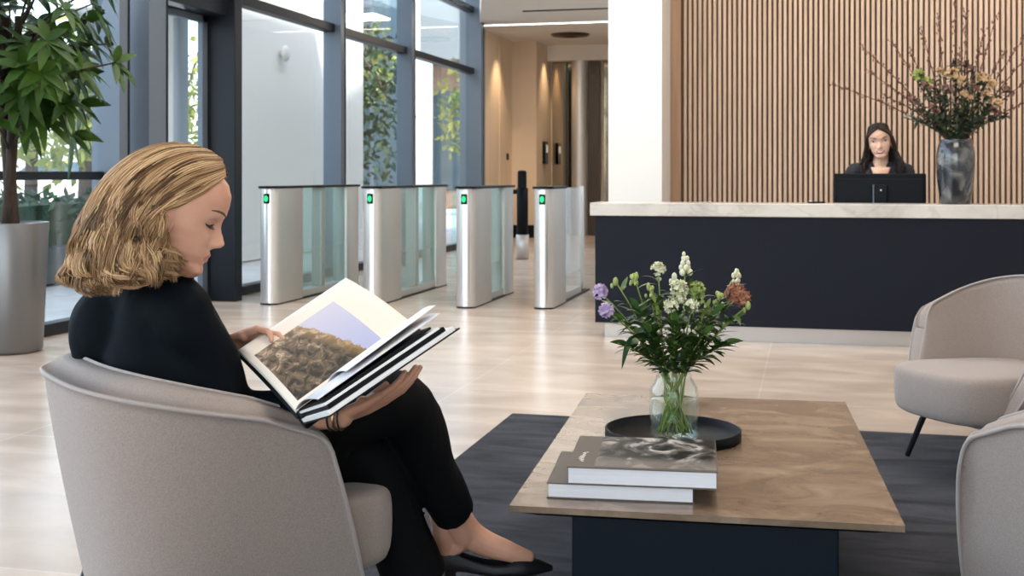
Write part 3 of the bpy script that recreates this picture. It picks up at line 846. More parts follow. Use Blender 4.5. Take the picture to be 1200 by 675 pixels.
# ================================================================== lounge chairs
def lounge_chair(loc, rz, lab, s=1.0):
    """barrel chair: origin on the floor, opening along +y"""
    t = thing('lounge_chair', lab, 'lounge chair', loc, rz, 'taupe lounge chairs around the table')
    W, B, F = .355 * s, .31 * s, .275 * s     # half width, back, front
    TH = .068
    ZB, ZA, Z0 = .695, .570, .195
    def plan(q, off):
        """q in [-1,1] from the right arm's end round the back to the left; returns xy for an offset inwards"""
        w = W - off; b = B - off
        sgn = 1 if q < 0 else -1
        a = abs(q)
        if a > .5:                      # straight arm
            k = (a - .5) / .5
            return sgn * w, (F * k), k
        th = (a / .5) * PI / 2           # back curve
        ex = .72
        return sgn * w * math.sin(th) ** ex, -b * (math.cos(th) ** ex), 0
    def pt(q, u, off):
        x, y, k = plan(q, off)
        tp = 1 - .27 * (1 - u) ** 1.25
        if k > 0:
            y = y * (1 - .115 * u / F)            # raked arm end
        else:
            y = y * tp
        zt = ZB + (ZA - ZB) * min(1, max(0, (plan(q, 0)[1] + B) / (B + F)) ** 1.1)
        if k > .72:
            zt -= .085 * (1 - math.sqrt(max(0, 1 - ((k - .72) / .28) ** 2)))
        return Vector((x * tp, y, Z0 + (zt - Z0) * u))
    def drop(q):
        k = plan(q, 0)[2]
        return .034 * (1 if k < .72 else math.sqrt(max(0, 1 - ((k - .72) / .28) ** 2)))
    NQ, NU = 96, 18
    Q = [-1 + 2 * i / (NQ - 1) for i in range(NQ)]
    m = MB()
    rows = []
    us = [j / (NU - 1) for j in range(NU)]
    ring = [(u, 0.0) for u in us] + [(1.0, TH * .5)] + [(u, TH) for u in reversed(us)]
    # little rounding at the top edges
    vs = []; n = len(ring)
    for q in Q:
        for (u, off) in ring:
            p = pt(q, u, off)
            if u == 1.0 and off == 0.0: p.z -= drop(q)
            if u == 1.0 and off == TH * .5: p.z -= drop(q) * .25
            vs.append(p)
    fs = []
    for i in range(NQ - 1):
        for j in range(n - 1):
            fs.append((i*n+j, i*n+j+1, (i+1)*n+j+1, (i+1)*n+j))
    m.add(vs, fs)
    for i in (0, NQ - 1):     # arm ends
        base = len(m.v)
        o = [pt(Q[i], u, 0) for u in us] ; ii = [pt(Q[i], u, TH) for u in us]
        e = []
        for a, b2 in zip(o, ii): e += [a, (a + b2) / 2 + Vector((0, .012, 0)), b2]
        ef = []
        for j in range(NU - 1):
            for k in range(2):
                f = (3*j+k, 3*j+k+1, 3*(j+1)+k+1, 3*(j+1)+k)
                ef.append(f if i == 0 else f[::-1])
        m.add(e, ef)
    # underside skirt
    under = [pt(q, 0, TH * .5) for q in Q]
    m.prism([(p.x, p.y) for p in under], Z0 - .003, Z0 + .012)
    sh = m.build('shell', M['fabric'], t)
    # piping along both edges
    for off, dz in ((-.001, -1), (TH + .001, 0)):
        path = [pt(-1, u, off) + Vector((0, .002, 0)) for u in us] + [pt(q, 1, off) + Vector((0, 0, dz * drop(q))) for q in Q[1:-1]] + [pt(1, u, off) + Vector((0, .002, 0)) for u in reversed(us)]
        m = MB(); m.tube(path, .0045, 6); m.build('piping', M['piping'], sh)
    # seat cushion
    prof = [(0, .192), (.90, .192), (.975, .205), (1, .245), (1, .335), (.985, .356), (.95, .369), (.86, .376), (.5, .380), (0, .382)]
    def cush(u, w):
        a = 2 * PI * u
        x = math.cos(a); y = math.sin(a)
        r = (abs(x) ** 4.5 + abs(y) ** 4.5) ** (-1 / 4.5)
        kr, Z = prof[int(round(w * 9))]
        Y = y * r * .302 * kr + .095
        X = x * r * .247 * kr * (1 if y > 0 else 1 - .22 * y * y)
        Y += .03 * (1 - x * x) * max(0, y) * kr
        return Vector((X * s, Y, Z + .02 * (Y - .06)))
    m = MB(); m.grid(cush, 72, 10, wrap=True); m.build('seat_cushion', M['fabric'], t, sub=1)
    m = MB(); m.prism([(-.19 * s, -.18), (.19 * s, -.18), (.20 * s, .21), (-.20 * s, .21)],   .16, .20); m.build('seat_base', M['fabric'], t, bevel=.01)
    for sx in (-1, 1):
        for y0, y1 in ((.20, .275), (-.17, -.23)):
            m = MB(); m.tube([(sx * .20 * s, y0, .235), (sx * .212 * s, y0 + (y1 - y0) * .1, .205), (sx * .255 * s, y1, .0)], [.013, .013, .010], 12); m.build('leg', M['leg_metal'], t)
    return t

def face_dir(deg):
    """rotation that points a chair's +y to the given lounge-frame direction"""
    v = turn(deg)
    return math.atan2(v.y, v.x) - PI / 2
CA = L(-.700, 2.67)
lounge_chair((CA.x, CA.y, .0125), face_dir(35), 'taupe lounge chair the reading woman sits in')
CB = L(1.875, 4.48)
lounge_chair((CB.x, CB.y, .0125), face_dir(200), 'taupe lounge chair facing the table in front of the desk', 1.0)
CC = L(1.315, 2.42)
lounge_chair((CC.x, CC.y, .0125), face_dir(106), 'taupe lounge chair at the front right, seen from behind')

# ================================================================== potted tree
pc = L(-.4205 * 7.45, 7.45)
PT = thing('potted_tree', 'tall leafy potted tree in a silver planter by the glass front', 'potted plant', (pc.x, pc.y, 0))
m = MB(); m.lathe([(0, 0), (.172, 0), (.188, .006), (.196, .02), (.232, .80), (.229, .806), (.22, .806), (.217, .79), (.215, .74)], 56); m.build('planter', M['pot_metal'], PT)
m = MB(); m.lathe([(.216, .74), (.1, .76), (0, .765)], 30); m.build('soil', M['soil'], PT)
rng = random.Random(11)
m = MB()
for ph, sx in ((0, -.03), (2.2, .035), (4.2, .0)):
    P = []
    for k in range(16):
        tt = k / 15
        z = .74 + 1.35 * tt
        P.append((sx + .022 * math.cos(ph + 5 * tt), .02 * math.sin(ph + 5 * tt), z))
    m.tube(P, [.036 - .014 * (k / 15) for k in range(16)], 9)
ctr = Vector((0, 0, 1.75))
br = []
for k in range(74):
    a = rng.uniform(0, 2 * PI); el = rng.uniform(-.35, 1.25)
    d = Vector((math.cos(a) * math.cos(el), math.sin(a) * math.cos(el), math.sin(el)))
    ln = rng.uniform(.26, .55) * (1.0 + .35 * max(0, math.sin(el)))
    s = Vector((0, 0, rng.uniform(1.45, 1.95)))
    br.append((s, s + d * ln))
# the spray that reaches out to the right, towards the blue posts
for q in ((.72, -.20, 1.78), (.40, -.16, 1.54), (.36, -.2, 1.95), (.28, -.22, 1.45), (.18, -.3, 1.62), (-.1, -.35, 1.55), (.3, -.3, 1.78), (.05, -.35, 1.42)):
    v = RT * q[0] + FW * q[1]
    br.append((Vector((0, 0, q[2] - .18)), Vector((v.x, v.y, q[2]))))
for s, e in br:
    mid = (s + e) / 2 + Vector((0, 0, .03))
    m.tube([s, mid, e], [.011, .008, .005], 6)
m.build('trunk', M['bark'], PT)
m = MB()
for s, e in br:
    ax = (e - s).normalized()
    nl = rng.choice((6, 7, 7, 8))
    o = ax.orthogonal().normalized()
    for k in range(nl):
        q = Quaternion(ax, 2 * PI * k / nl + rng.uniform(-.2, .2))
        dd = (q @ o) * 1.0 + ax * rng.uniform(.25, .6) + Vector((0, 0, -.25))
        m.leaf(e, dd, ax + Vector((0, 0, .6)), rng.uniform(.15, .24), rng.uniform(.055, .08), rng.uniform(.15, .5), .22, 6)
m.build('foliage', M['leaf'], PT)
# ================================================================== people
def interp(tab, z):
    if z <= tab[0][0]: return tab[0][1]
    for (a, p), (b, q) in zip(tab, tab[1:]):
        if z <= b:
            k = (z - a) / (b - a); k = k * k * (3 - 2 * k) * .5 + k * .5
            return p + (q - p) * k
    return tab[-1][1]

YFRONT = [(-.120, .066), (-.114, .079), (-.104, .0875), (-.094, .0865), (-.085, .0815), (-.078, .0855), (-.070, .0895), (-.060, .0875), (-.050, .0845), (-.03, .085), (-.008, .0835), (.004, .088),
          (.016, .0935), (.035, .0955), (.055, .093), (.075, .082), (.092, .062), (.106, .034), (.115, .0)]
YBACK = [(-.120, .050), (-.108, .030), (-.09, .0), (-.07, -.035), (-.05, -.062), (-.03, -.082), (-.0, -.096), (.03, -.101), (.06, -.093), (.085, -.070), (.104, -.038), (.115, .0)]
WID = [(-.120, .012), (-.112, .024), (-.10, .036), (-.085, .047), (-.065, .056), (-.045, .0625), (-.02, .068), (.01, .0715), (.04, .073), (.07, .064), (.092, .046), (.106, .025), (.115, .004)]

def head_mesh(smile=0.0):
    """head in its own frame: x to the person's right, y forward, z up, chin at -.12, crown at .115"""
    NZ, NA = 110, 144
    vs = []
    def g(v, s): return math.exp(-(v / s) ** 2)
    for j in range(NZ):
        z = -.120 + .235 * j / (NZ - 1)
        yf, yb, w = interp(YFRONT, z), interp(YBACK, z), interp(WID, z)
        yc = max(min(.012, yf - .02), yb + .004) if z > -.09 else (yf * .45 + yb * .55)
        for i in range(NA):
            a = 2 * PI * i / NA
            s, c = math.sin(a), math.cos(a)
            x = w * math.copysign(abs(s) ** .92, s)
            ry = (yf - yc) if c > 0 else (yc - yb)
            ex = .80 if c > 0 else .95
            y = yc + ry * math.copysign(abs(c) ** ex, c)
            if c > 0:
                f = min(1, c * 2.2)
                ax = abs(x)
                # nose
                nl = interp([(-.056, 0), (-.051, .008), (-.044, .0220), (-.036, .0265), (-.028, .0215), (-.012, .0120), (.004, .004), (.014, 0)], z)
                nw = interp([(-.056, .013), (-.044, .0115), (-.034, .010), (-.02, .0085), (.01, .0085)], z)
                y += nl * g(x, nw)
                y += .0065 * g(ax - .0125, .0055) * g(z + .043, .0075)
                y -= .004 * g(ax - .0065, .003) * g(z + .0525, .003)
                # eye sockets, brow, cheek
                y -= .0125 * g(ax - .031, .0155) * g(z + .002, .0105) * f
                y += .0035 * g(ax - .030, .020) * g(z - .019, .007) * f
                y += .0045 * g(ax - .042, .017) * g(z + .032, .017) * f
                y += .0062 * g(ax - .031, .0115) * g(z + .0015, .0075) * f      # closed/lowered lid
                # mouth
                mw = .022 + .006 * smile
                zz = z - smile * .010 * min(1, (ax / mw) ** 2)
                env = max(0, 1 - (ax / (mw + .004)) ** 2) ** .6
                y += .0036 * g(zz + .0655, .0045) * env + .0042 * g(zz + .0775, .0050) * env
                y -= .0042 * g(zz + .0715, .0020) * env
                y -= .0012 * g(x, .004) * g(z + .058, .005)
                y -= .004 * g(ax - mw - .004, .004) * g(zz + .0715, .006)
                y += .002 * smile * g(ax - .036, .012) * g(z + .052, .014)
            vs.append(Vector((x, y, z)))
    fs = []
    for j in range(NZ - 1):
        for i in range(NA):
            k = (i + 1) % NA
            fs.append((j*NA+i, (j+1)*NA+i, (j+1)*NA+k, j*NA+k))
    fs.append(tuple(range(NA)))
    fs.append(tuple((NZ - 1) * NA + i for i in range(NA - 1, -1, -1)))
    return vs, fs

def add_head(m, T, smile=0.0, ears=True):
    vs, fs = head_mesh(smile)
    m.add([T @ v for v in vs], fs)
    if ears:
        R = T.to_3x3()
        for s in (-1, 1):
            rr = R.normalized() @ Matrix.Rotation(s * .35, 3, 'Z') @ Matrix.Rotation(-.15, 3, 'X')
            sc = T.to_scale()[0]
            m.ball(T @ Vector((s * .073, -.010, -.018)), (.008 * sc, .017 * sc, .030 * sc), 14, 9, rr)
            m.ball(T @ Vector((s * .070, .002, -.030)), (.007 * sc, .009 * sc, .015 * sc), 10, 7, rr)

def fused(m, name, mats, parent, voxel, smooth_it=3, classify=None, bump=None):
    """melts the overlapping volumes in m into one continuous surface"""
    me = bpy.data.meshes.new(name)
    me.from_pydata(m.v, [], m.f)
    me.update()
    o = bpy.data.objects.new(name, me)
    C.objects.link(o)
    md = o.modifiers.new('r', 'REMESH'); md.mode = 'VOXEL'; md.voxel_size = voxel; md.adaptivity = 0
    md = o.modifiers.new('s', 'SMOOTH'); md.iterations = smooth_it; md.factor = .5
    dg = bpy.context.evaluated_depsgraph_get()
    dg.update()
    ev = o.evaluated_get(dg)
    me2 = bpy.data.meshes.new_from_object(ev)
    o.modifiers.clear()
    o.data = me2
    bpy.data.meshes.remove(me)
    me2.name = name
    me2.materials.clear()
    for x in (mats if isinstance(mats, (list, tuple)) else [mats]):
        me2.materials.append(x)
    n = len(me2.polygons)
    me2.polygons.foreach_set('use_smooth', [True] * n)
    if bump is not None:
        co = np.empty(len(me2.vertices) * 3); me2.vertices.foreach_get('co', co); co = co.reshape(-1, 3)
        no = np.empty(len(me2.vertices) * 3); me2.vertices.foreach_get('normal', no); no = no.reshape(-1, 3)
        co = co + no * bump(co)[:, None]
        me2.vertices.foreach_set('co', co.ravel())
        me2.update()
    mi = np.zeros(n, dtype=np.int32)
    if classify is not None:
        ct = np.empty(n * 3); me2.polygons.foreach_get('center', ct)
        mi = classify(ct.reshape(-1, 3)).astype(np.int32)
    me2.polygons.foreach_set('material_index', mi)
    if parent is not None: o.parent = parent
    return o

def limb(m, pts, rad, n=16, open_end=False):
    """tapered limb with round ends; radii may be (across, deep)"""
    P = [Vector(p) for p in pts]
    # resample with a smooth spline
    out = []; R = []
    for k in range(len(P) - 1):
        p0 = P[max(k-1, 0)]; p1 = P[k]; p2 = P[k+1]; p3 = P[min(k+2, len(P)-1)]
        for q in range(6):
            t = q / 6
            out.append(.5 * ((2*p1) + (p2-p0)*t + (2*p0-5*p1+4*p2-p3)*t*t + (3*p1-p0-3*p2+p3)*t**3))
            a, b = rad[k], rad[k+1]
            if hasattr(a, '__len__') or hasattr(b, '__len__'):
                a = a if hasattr(a, '__len__') else (a, a); b = b if hasattr(b, '__len__') else (b, b)
                R.append((a[0]+(b[0]-a[0])*t, a[1]+(b[1]-a[1])*t))
            else:
                R.append(a + (b - a) * t)
    out.append(P[-1]); R.append(rad[-1] if not (hasattr(R[-1], '__len__') and not hasattr(rad[-1], '__len__')) else (rad[-1], rad[-1]))
    m.tube(out, R, n)
    for p, r in ((P[0], rad[0]), (P[-1], rad[-1]))[:1 if open_end else 2]:
        r0 = min(r) if hasattr(r, '__len__') else r
        m.ball(p, r0 * .98, n, 9)

def add_hand(m, wrist, palm_dir, palm_nrm, side, curl, size=1.0, thumb=None, spread=1.0):
    """palm_dir: wrist to knuckles; palm_nrm: out of the palm; side: which way the thumb lies (+1/-1 along dir x nrm); curl: bend of each finger joint"""
    d = Vector(palm_dir).normalized(); nn = Vector(palm_nrm); nn = (nn - d * nn.dot(d)).normalized()
    s = d.cross(nn).normalized() * side     # towards the thumb
    w = Vector(wrist); S = size
    # palm: flat tapered block of short overlapping rods
    for k, off in enumerate((.030, .011, -.009, -.027)):
        a = w + s * off * .55 * S + d * .004
        b = w + s * off * S + d * (.086, .090, .086, .078)[k] * S
        m.tube([a, (a + b) / 2 - nn * .002, b], [.0135 * S, .0130 * S, .0105 * S], 10)
        m.ball(b, .0105 * S, 10, 7); m.ball(a, .0135 * S, 10, 7)
    m.ball(w + s * .022 * S + d * .035 * S + nn * .006 * S, (.016 * S,) * 3, 12, 8)
    m.ball(w - s * .020 * S + d * .040 * S + nn * .004 * S, (.014 * S,) * 3, 12, 8)
    lens = ((.042, .025, .021), (.046, .029, .022), (.042, .027, .021), (.034, .020, .018))
    for k, off in enumerate((.030, .011, -.009, -.027)):
        p = w + s * off * S + d * (.088, .092, .088, .079)[k] * S
        cu = curl[k] if hasattr(curl, '__len__') else curl
        cu = cu if hasattr(cu, '__len__') else (cu, cu * 1.1, cu * .7)
        ang = 0; pts = [p]; dirn = (d + s * (off * 2.2 * spread)).normalized()
        for ln, c in zip(lens[k], cu):
            ang += c
            v = dirn * math.cos(ang) + nn * math.sin(ang)
            pts.append(pts[-1] + v * ln * S)
        rr = [.0098 * S, .0086 * S, .0078 * S, .0062 * S]
        if k == 3: rr = [r * .88 for r in rr]
        m.tube(pts, rr, 10)
        for q, r in zip(pts, rr): m.ball(q, r * 1.03, 10, 7)
    if thumb is None:
        thumb = (d * .55 + s * .75 + nn * .25, d * .85 + s * .35 + nn * .35, d * .9 + s * .1 + nn * .4)
    p = w + s * .026 * S + d * .020 * S + nn * .006 * S
    pts = [p]
    for ln, v in zip((.042, .032, .026), thumb):
        pts.append(pts[-1] + Vector(v).normalized() * ln * S)
    rr = [.014 * S, .0115 * S, .0098 * S, .0076 * S]
    m.tube(pts, rr, 10)
    for q, r in zip(pts, rr): m.ball(q, r * 1.02, 10, 7)

def strands(name, paths, rads, tints, parent, material, sides=4):
    """many hair strands as one mesh with a tint per strand; paths: (n, k, 3)"""
    P = np.asarray(paths); n, k, _ = P.shape
    T = np.gradient(P, axis=1); T /= np.linalg.norm(T, axis=2, keepdims=True) + 1e-9
    ref = np.zeros_like(T); ref[..., 0] = .3; ref[..., 1] = .2; ref[..., 2] = 1
    A = np.cross(T, ref); A /= np.linalg.norm(A, axis=2, keepdims=True) + 1e-9
    B = np.cross(T, A)
    u = np.linspace(0, 1, k)
    prof = np.clip(np.minimum(1, .5 + u * 6) * np.minimum(1, (1.02 - u) * 5), .12, 1)
    R = np.asarray(rads)[:, None] * prof[None]
    V = np.stack([P + A * (R * math.cos(2*PI*s/sides))[..., None] + B * (R * math.sin(2*PI*s/sides))[..., None] for s in range(sides)], axis=2)
    verts = V.reshape(-1, 3)
    base = (np.arange(n)[:, None, None] * k + np.arange(k - 1)[None, :, None]) * sides
    s0 = np.arange(sides)[None, None]; s1 = (s0 + 1) % sides
    F = np.stack([base + s0, base + s1, base + sides + s1, base + sides + s0], axis=-1).reshape(-1, 4)
    me = bpy.data.meshes.new(name)
    me.vertices.add(len(verts)); me.vertices.foreach_set('co', verts.ravel())
    me.loops.add(F.size); me.loops.foreach_set('vertex_index', F.ravel().astype(np.int32))
    me.polygons.add(len(F)); me.polygons.foreach_set('loop_start', np.arange(0, F.size, 4, dtype=np.int32))
    try: me.polygons.foreach_set('loop_total', np.full(len(F), 4, dtype=np.int32))
    except Exception: pass
    me.polygons.foreach_set('use_smooth', [True] * len(F))
    at = me.attributes.new('tint', 'FLOAT', 'POINT')
    at.data.foreach_set('value', np.repeat(np.asarray(tints), k * sides).astype(np.float32))
    me.update(); me.validate()
    me.materials.append(material)
    o = bpy.data.objects.new(name, me); C.objects.link(o)
    if parent is not None: o.parent = parent
    return o

def hair_mat(name, dark, mid, light, rough=.38):
    m, nt, b = node_mat(name); N = nt.nodes; K = nt.links
    a = N.new('ShaderNodeAttribute'); a.attribute_name = 'tint'
    cr = N.new('ShaderNodeValToRGB'); e = cr.color_ramp.elements
    e[0].position = 0; e[0].color = (*dark, 1); e[1].position = 1; e[1].color = (*light, 1)
    q = e.new(.5); q.color = (*mid, 1)
    K.new(a.outputs['Fac'], cr.inputs[0]); K.new(cr.outputs[0], b.inputs['Base Color'])
    b.inputs['Roughness'].default_value = rough; b.inputs['Specular IOR Level'].default_value = .45
    return m
M['hair_blond'] = hair_mat('blond_hair', (.10, .048, .019), (.36, .20, .087), (.74, .50, .28))
M['hair_brown'] = hair_mat('dark_brown_hair', (.010, .006, .005), (.022, .012, .009), (.05, .026, .018))

def head_matrix(pos, yaw_deg, pitch_deg, roll_deg=0, sc=1.0):
    """head frame at pos, facing the lounge-frame direction yaw, nodding down by pitch"""
    f = turn(yaw_deg)
    r = Vector((f.y, -f.x, 0))          # the person's right
    R = Matrix((r, f, Vector((0, 0, 1)))).transposed()
    R = R @ Matrix.Rotation(-math.radians(pitch_deg), 3, 'X') @ Matrix.Rotation(math.radians(roll_deg), 3, 'Y')
    return Matrix.Translation(pos) @ R.to_4x4() @ Matrix.Scale(sc, 4)

from mathutils.bvhtree import BVHTree
def face_parts(T, parent, open_eyes, smile, sc, body, brow_w=1.0):
    """brows, lashes and eyes laid onto the finished face; T maps head frame to the body's own space"""
    me = body.data
    bvh = BVHTree.FromPolygons([v.co for v in me.vertices], [p.vertices for p in me.polygons])
    def snap(x, z, lift):
        o = T @ Vector((x * 2.6, .24, z)); e = T @ Vector((x * .55, .0, z))
        h = bvh.ray_cast(o, (e - o).normalized())
        p = h[0] if h[0] is not None else T @ Vector((x, .09, z))
        return p + (o - e).normalized() * lift
    fl = T.to_3x3() @ Vector((0, 1, 0))
    for s in (-1, 1):
        m = MB()
        pts = [snap(s * (.012 + .040 * k / 8), .0175 + .0075 * math.sin(k / 8 * PI * .72), .0006) for k in range(9)]
        w = [1.6, 2.3, 2.6, 2.5, 2.3, 2.1, 1.8, 1.4, .8]
        m.tube(pts, [(.0010 * sc, .001 * q * sc * brow_w) for q in w], 8, flat=fl)
        m.build('eyebrow', M['brow'], parent)
        if open_eyes:
            m = MB(); R = T.to_3x3().normalized()
            vs = []
            m.grid(lambda u, w_: snap(s * (.031 + .0150 * (2 * u - 1)), -.0005 + .0058 * (2 * w_ - 1) * math.sqrt(max(0, 1 - (2 * u - 1) ** 2)), .0009), 13, 7)
            e = m.build('eye', M['eye_white'], parent)
            m = MB(); m.ball(snap(s * .0308, .0005, .0006), (.0074*sc, .0016*sc, .0068*sc), 14, 8, R); m.build('iris', M['iris'], e)
        m = MB()
        zl = -.0075 if not open_eyes else .0
        pts = []
        for k in range(11):
            u = -1 + k / 5
            z = zl + ((.003 * u * u - .0005 * u * s) if not open_eyes else (.0062 * math.sqrt(max(0, 1 - u * u)) + .0004))
            pts.append(snap(s * (.0315 + .0155 * u), z, .0008))
        m.tube(pts, [.0005*sc] + [.0014*sc] * 9 + [.0008*sc], 6)
        if not open_eyes:
            for k in range(2, 11):
                p = pts[k]; u = -1 + k / 5
                m.tube([p, p + T.to_3x3() @ Vector((s * .003 * u, .006, -.0045)), p + T.to_3x3() @ Vector((s * .004 * u, .0095, -.0045))], [.0006, .0005, .0003], 5)
        m.build('eyelashes', M['lash'], parent)
        if not open_eyes:
            m = MB(); m.tube([snap(s * (.0315 + .014 * (-1 + k / 4)), .0035 + .0045 * (1 - (-1 + k / 4) ** 2), .0001) for k in range(9)], .0006 * sc, 5); m.build('lid_crease', M['lips'], parent)

# ------------------------------------------------------------------ the reading woman
W1 = thing('person', 'blonde woman in black reading a large photo book in a lounge chair', 'person', L(-.72, 2.6, 0))
def WP(name): pass
HSC = 1.06
HT = head_matrix(L(-.702, 2.50, 1.027), 10, 19, 0, HSC)
inv0 = Matrix.Translation(-Vector(W1.location))

def P3(a, d, z): return L(a, d, z)
neck_base = P3(-.742, 2.535, .865)
chest = P3(-.735, 2.575, .70)
pelvis = P3(-.735, 2.59, .50)
shR, shL = P3(-.675, 2.47, .80), P3(-.885, 2.68, .805)
elR, wrR = P3(-.632, 2.545, .60), P3(-.352, 2.475, .600)
elL, wrL = P3(-.83, 2.86, .655), P3(-.618, 2.655, .725)
hipR, hipL = P3(-.67, 2.53, .485), P3(-.81, 2.66, .475)
knR, anR = P3(-.262, 2.745, .575), P3(-.118, 2.945, .215)
knL, anL = P3(-.345, 2.80, .44), P3(-.215, 2.86, .10)
heelR, toeR = P3(-.165, 2.955, .148), P3(.075, 2.985, .150)

b = MB()
add_head(b, HT, 0.15)
limb(b, [HT @ Vector((0, -.025, -.05)), HT @ Vector((0, -.035, -.10)), neck_base], [.053, .050, .062])
limb(b, [neck_base, chest, P3(-.735, 2.585, .58), pelvis], [.06, .105, .10, .115])
limb(b, [shR, elR, wrR], [.042, .037, .0245])
limb(b, [shL, elL, wrL], [.042, .037, .0245])
limb(b, [neck_base - Vector((0, 0, .03)), shR], [.05, .042]); limb(b, [neck_base - Vector((0, 0, .03)), shL], [.05, .042])
limb(b, [hipR, knR, (knR + anR) / 2 - turn(30) * .01, anR], [.075, .052, .050, .037])
limb(b, [hipL, knL, (knL + anL) / 2 - turn(30) * .01, anL], [.075, .052, .047, .032])
hu = heelR + Vector((0, 0, .018))
limb(b, [knR * .3 + anR * .7 - turn(20) * .008, hu], [.038, .024]); limb(b, [anR, (hu + anR) / 2, hu], [.034, .030, .022]); limb(b, [knR * .35 + anR * .65, anR + turn(20) * .012, anR * .42 + toeR * .58 + Vector((0, 0, -.014)), toeR - turn(20) * .035], [.042, .036, .025, .015])
limb(b, [anR + turn(-80) * .020 + Vector((0, 0, -.004)), anR + turn(-80) * .022 + Vector((0, 0, -.008))], [.012, .011])
limb(b, [anL, anL + turn(20) * .09 + Vector((0, 0, -.06))], [.032, .025])
# right hand under the book block, palm up, fingers along its underside
hdR = (P3(-.235, 2.50, .650) - wrR)
nR = Vector((0, 0, 1)) * .8 - RT * .35 + FW * .35
add_hand(b, wrR + hdR.normalized() * .01, hdR, nR, -1, [(.15, .25, .2)] * 4, .98,
         thumb=(hdR.normalized() * .6 - FW * .7 + Vector((0, 0, .25)), hdR.normalized() * .9 - FW * .25 + Vector((0, 0, .35)), hdR.normalized() + Vector((0, 0, .4))))
# left hand on the outer edge of the far cover: thumb on the page, fingers behind
hdL = RT * .75 - FW * .25 + Vector((0, 0, .20))
nL = RT * .35 - FW * .2 - Vector((0, 0, -.0)) + RT * .0 + Vector((0, 0, -.4)) 
nL = (RT * .55 + FW * .35 - Vector((0, 0, .55)))
add_hand(b, wrL, hdL, -nL if False else (RT * .2 - FW * .75 - Vector((0, 0, .55))), 1, [(.35, .35, .25), (.35, .4, .3), (.4, .4, .3), (.45, .45, .3)], .98,
         thumb=(hdL.normalized() * .75 - FW * .35 + Vector((0, 0, .45)), hdL.normalized() * 1 - FW * .25 + Vector((0, 0, .1)), hdL.normalized() - FW * .25 - Vector((0, 0, .12))))
for p in range(len(b.v)):
    b.v[p] = tuple(inv0 @ Vector(b.v[p]))
HTi = (inv0 @ HT).inverted()
def lipclass(ct):
    A = np.array(HTi); q = ct @ A[:3, :3].T + A[:3, 3]
    x, y, z = q[:, 0], q[:, 1], q[:, 2]
    ax = np.abs(x)
    return (y > .07) & (np.abs(z + .0715) < .0100 * np.sqrt(np.clip(1 - (ax / .0245) ** 2, 0, 1)))
body1 = fused(b, 'body', [M['skin'], M['lips']], W1, .0026, 3, lipclass)

def rel(m, T=inv0):
    m.v = [tuple(T @ Vector(p)) for p in m.v]; return m

def cloth_bump(seed, amp, f):
    r = np.random.RandomState(seed)
    dirs = r.normal(size=(7, 3)); dirs[:, 2] *= .35
    ph = r.uniform(0, 6.28, 7)
    def fn(co):
        o = np.zeros(len(co))
        for d, p in zip(dirs, ph):
            s = np.sin(co @ (d * f) + p + 1.2 * np.sin(co @ (d[::-1] * f * .5)))
            o += np.abs(s) ** .6 * np.sign(s)
        return o * amp / 3
    return fn

# blouse
b = MB()
limb(b, [neck_base + Vector((.0, 0, .052)), neck_base + Vector((0, 0, .01)), P3(-.742, 2.555, .80), chest, P3(-.735, 2.59, .56), pelvis + Vector((0, 0, -.03))], [.062, .068, .105, .145, .155, .165], 24)
limb(b, [shR + (shL - shR) * .15, shR + Vector((0, 0, -.012)), (shR + elR) / 2 + turn(0) * .02, elR, elR * .45 + wrR * .55], [.060, .060, .064, .058, .043], 20)
limb(b, [shL + (shR - shL) * .12, shL + Vector((0, 0, -.01)), (shL + elL) / 2 + turn(150) * .02, elL, elL * .3 + wrL * .7], [.068, .076, .080, .066, .043], 20)
limb(b, [neck_base + Vector((0, 0, -.035)), shR + Vector((0, 0, .016))], [.080, .060], 18); limb(b, [neck_base + Vector((0, 0, -.030)), shL + Vector((0, 0, .026))], [.082, .064], 18)
limb(b, [P3(-.872, 2.62, .765), P3(-.862, 2.64, .70), P3(-.80, 2.62, .54)], [.098, .098, .10], 18)
limb(b, [P3(-.69, 2.52, .76), P3(-.665, 2.52, .66), P3(-.645, 2.53, .56)], [.085, .10, .10], 18)
rel(b)
fused(b, 'blouse', M['black_cloth'], W1, .0065, 26, bump=cloth_bump(3, .0042, 30))
# trousers
b = MB()
limb(b, [hipR, hipR * .5 + knR * .5 + Vector((0, 0, .01)), knR, knR * .5 + anR * .5, knR * .17 + anR * .83], [.108, .096, .074, .060, .052], 24, True)
limb(b, [hipL, hipL * .5 + knL * .5, knL, knL * .5 + anL * .5, knL * .1 + anL * .9], [.105, .092, .074, .074, .078], 20, True)
limb(b, [pelvis + turn(48) * -.03, pelvis + turn(48) * .06 + Vector((0, 0, -.02))], [.125, .12], 20)
limb(b, [hipR * .7 + hipL * .3, hipL * .7 + hipR * .3], [.11, .11], 18)
limb(b, [hipR * .4 + knR * .6 + Vector((0, 0, -.04)), hipL * .4 + knL * .6], [.07, .07], 18)
rel(b)
fused(b, 'trousers', M['black_trouser'], W1, .005, 7, bump=cloth_bump(8, .0022, 24))
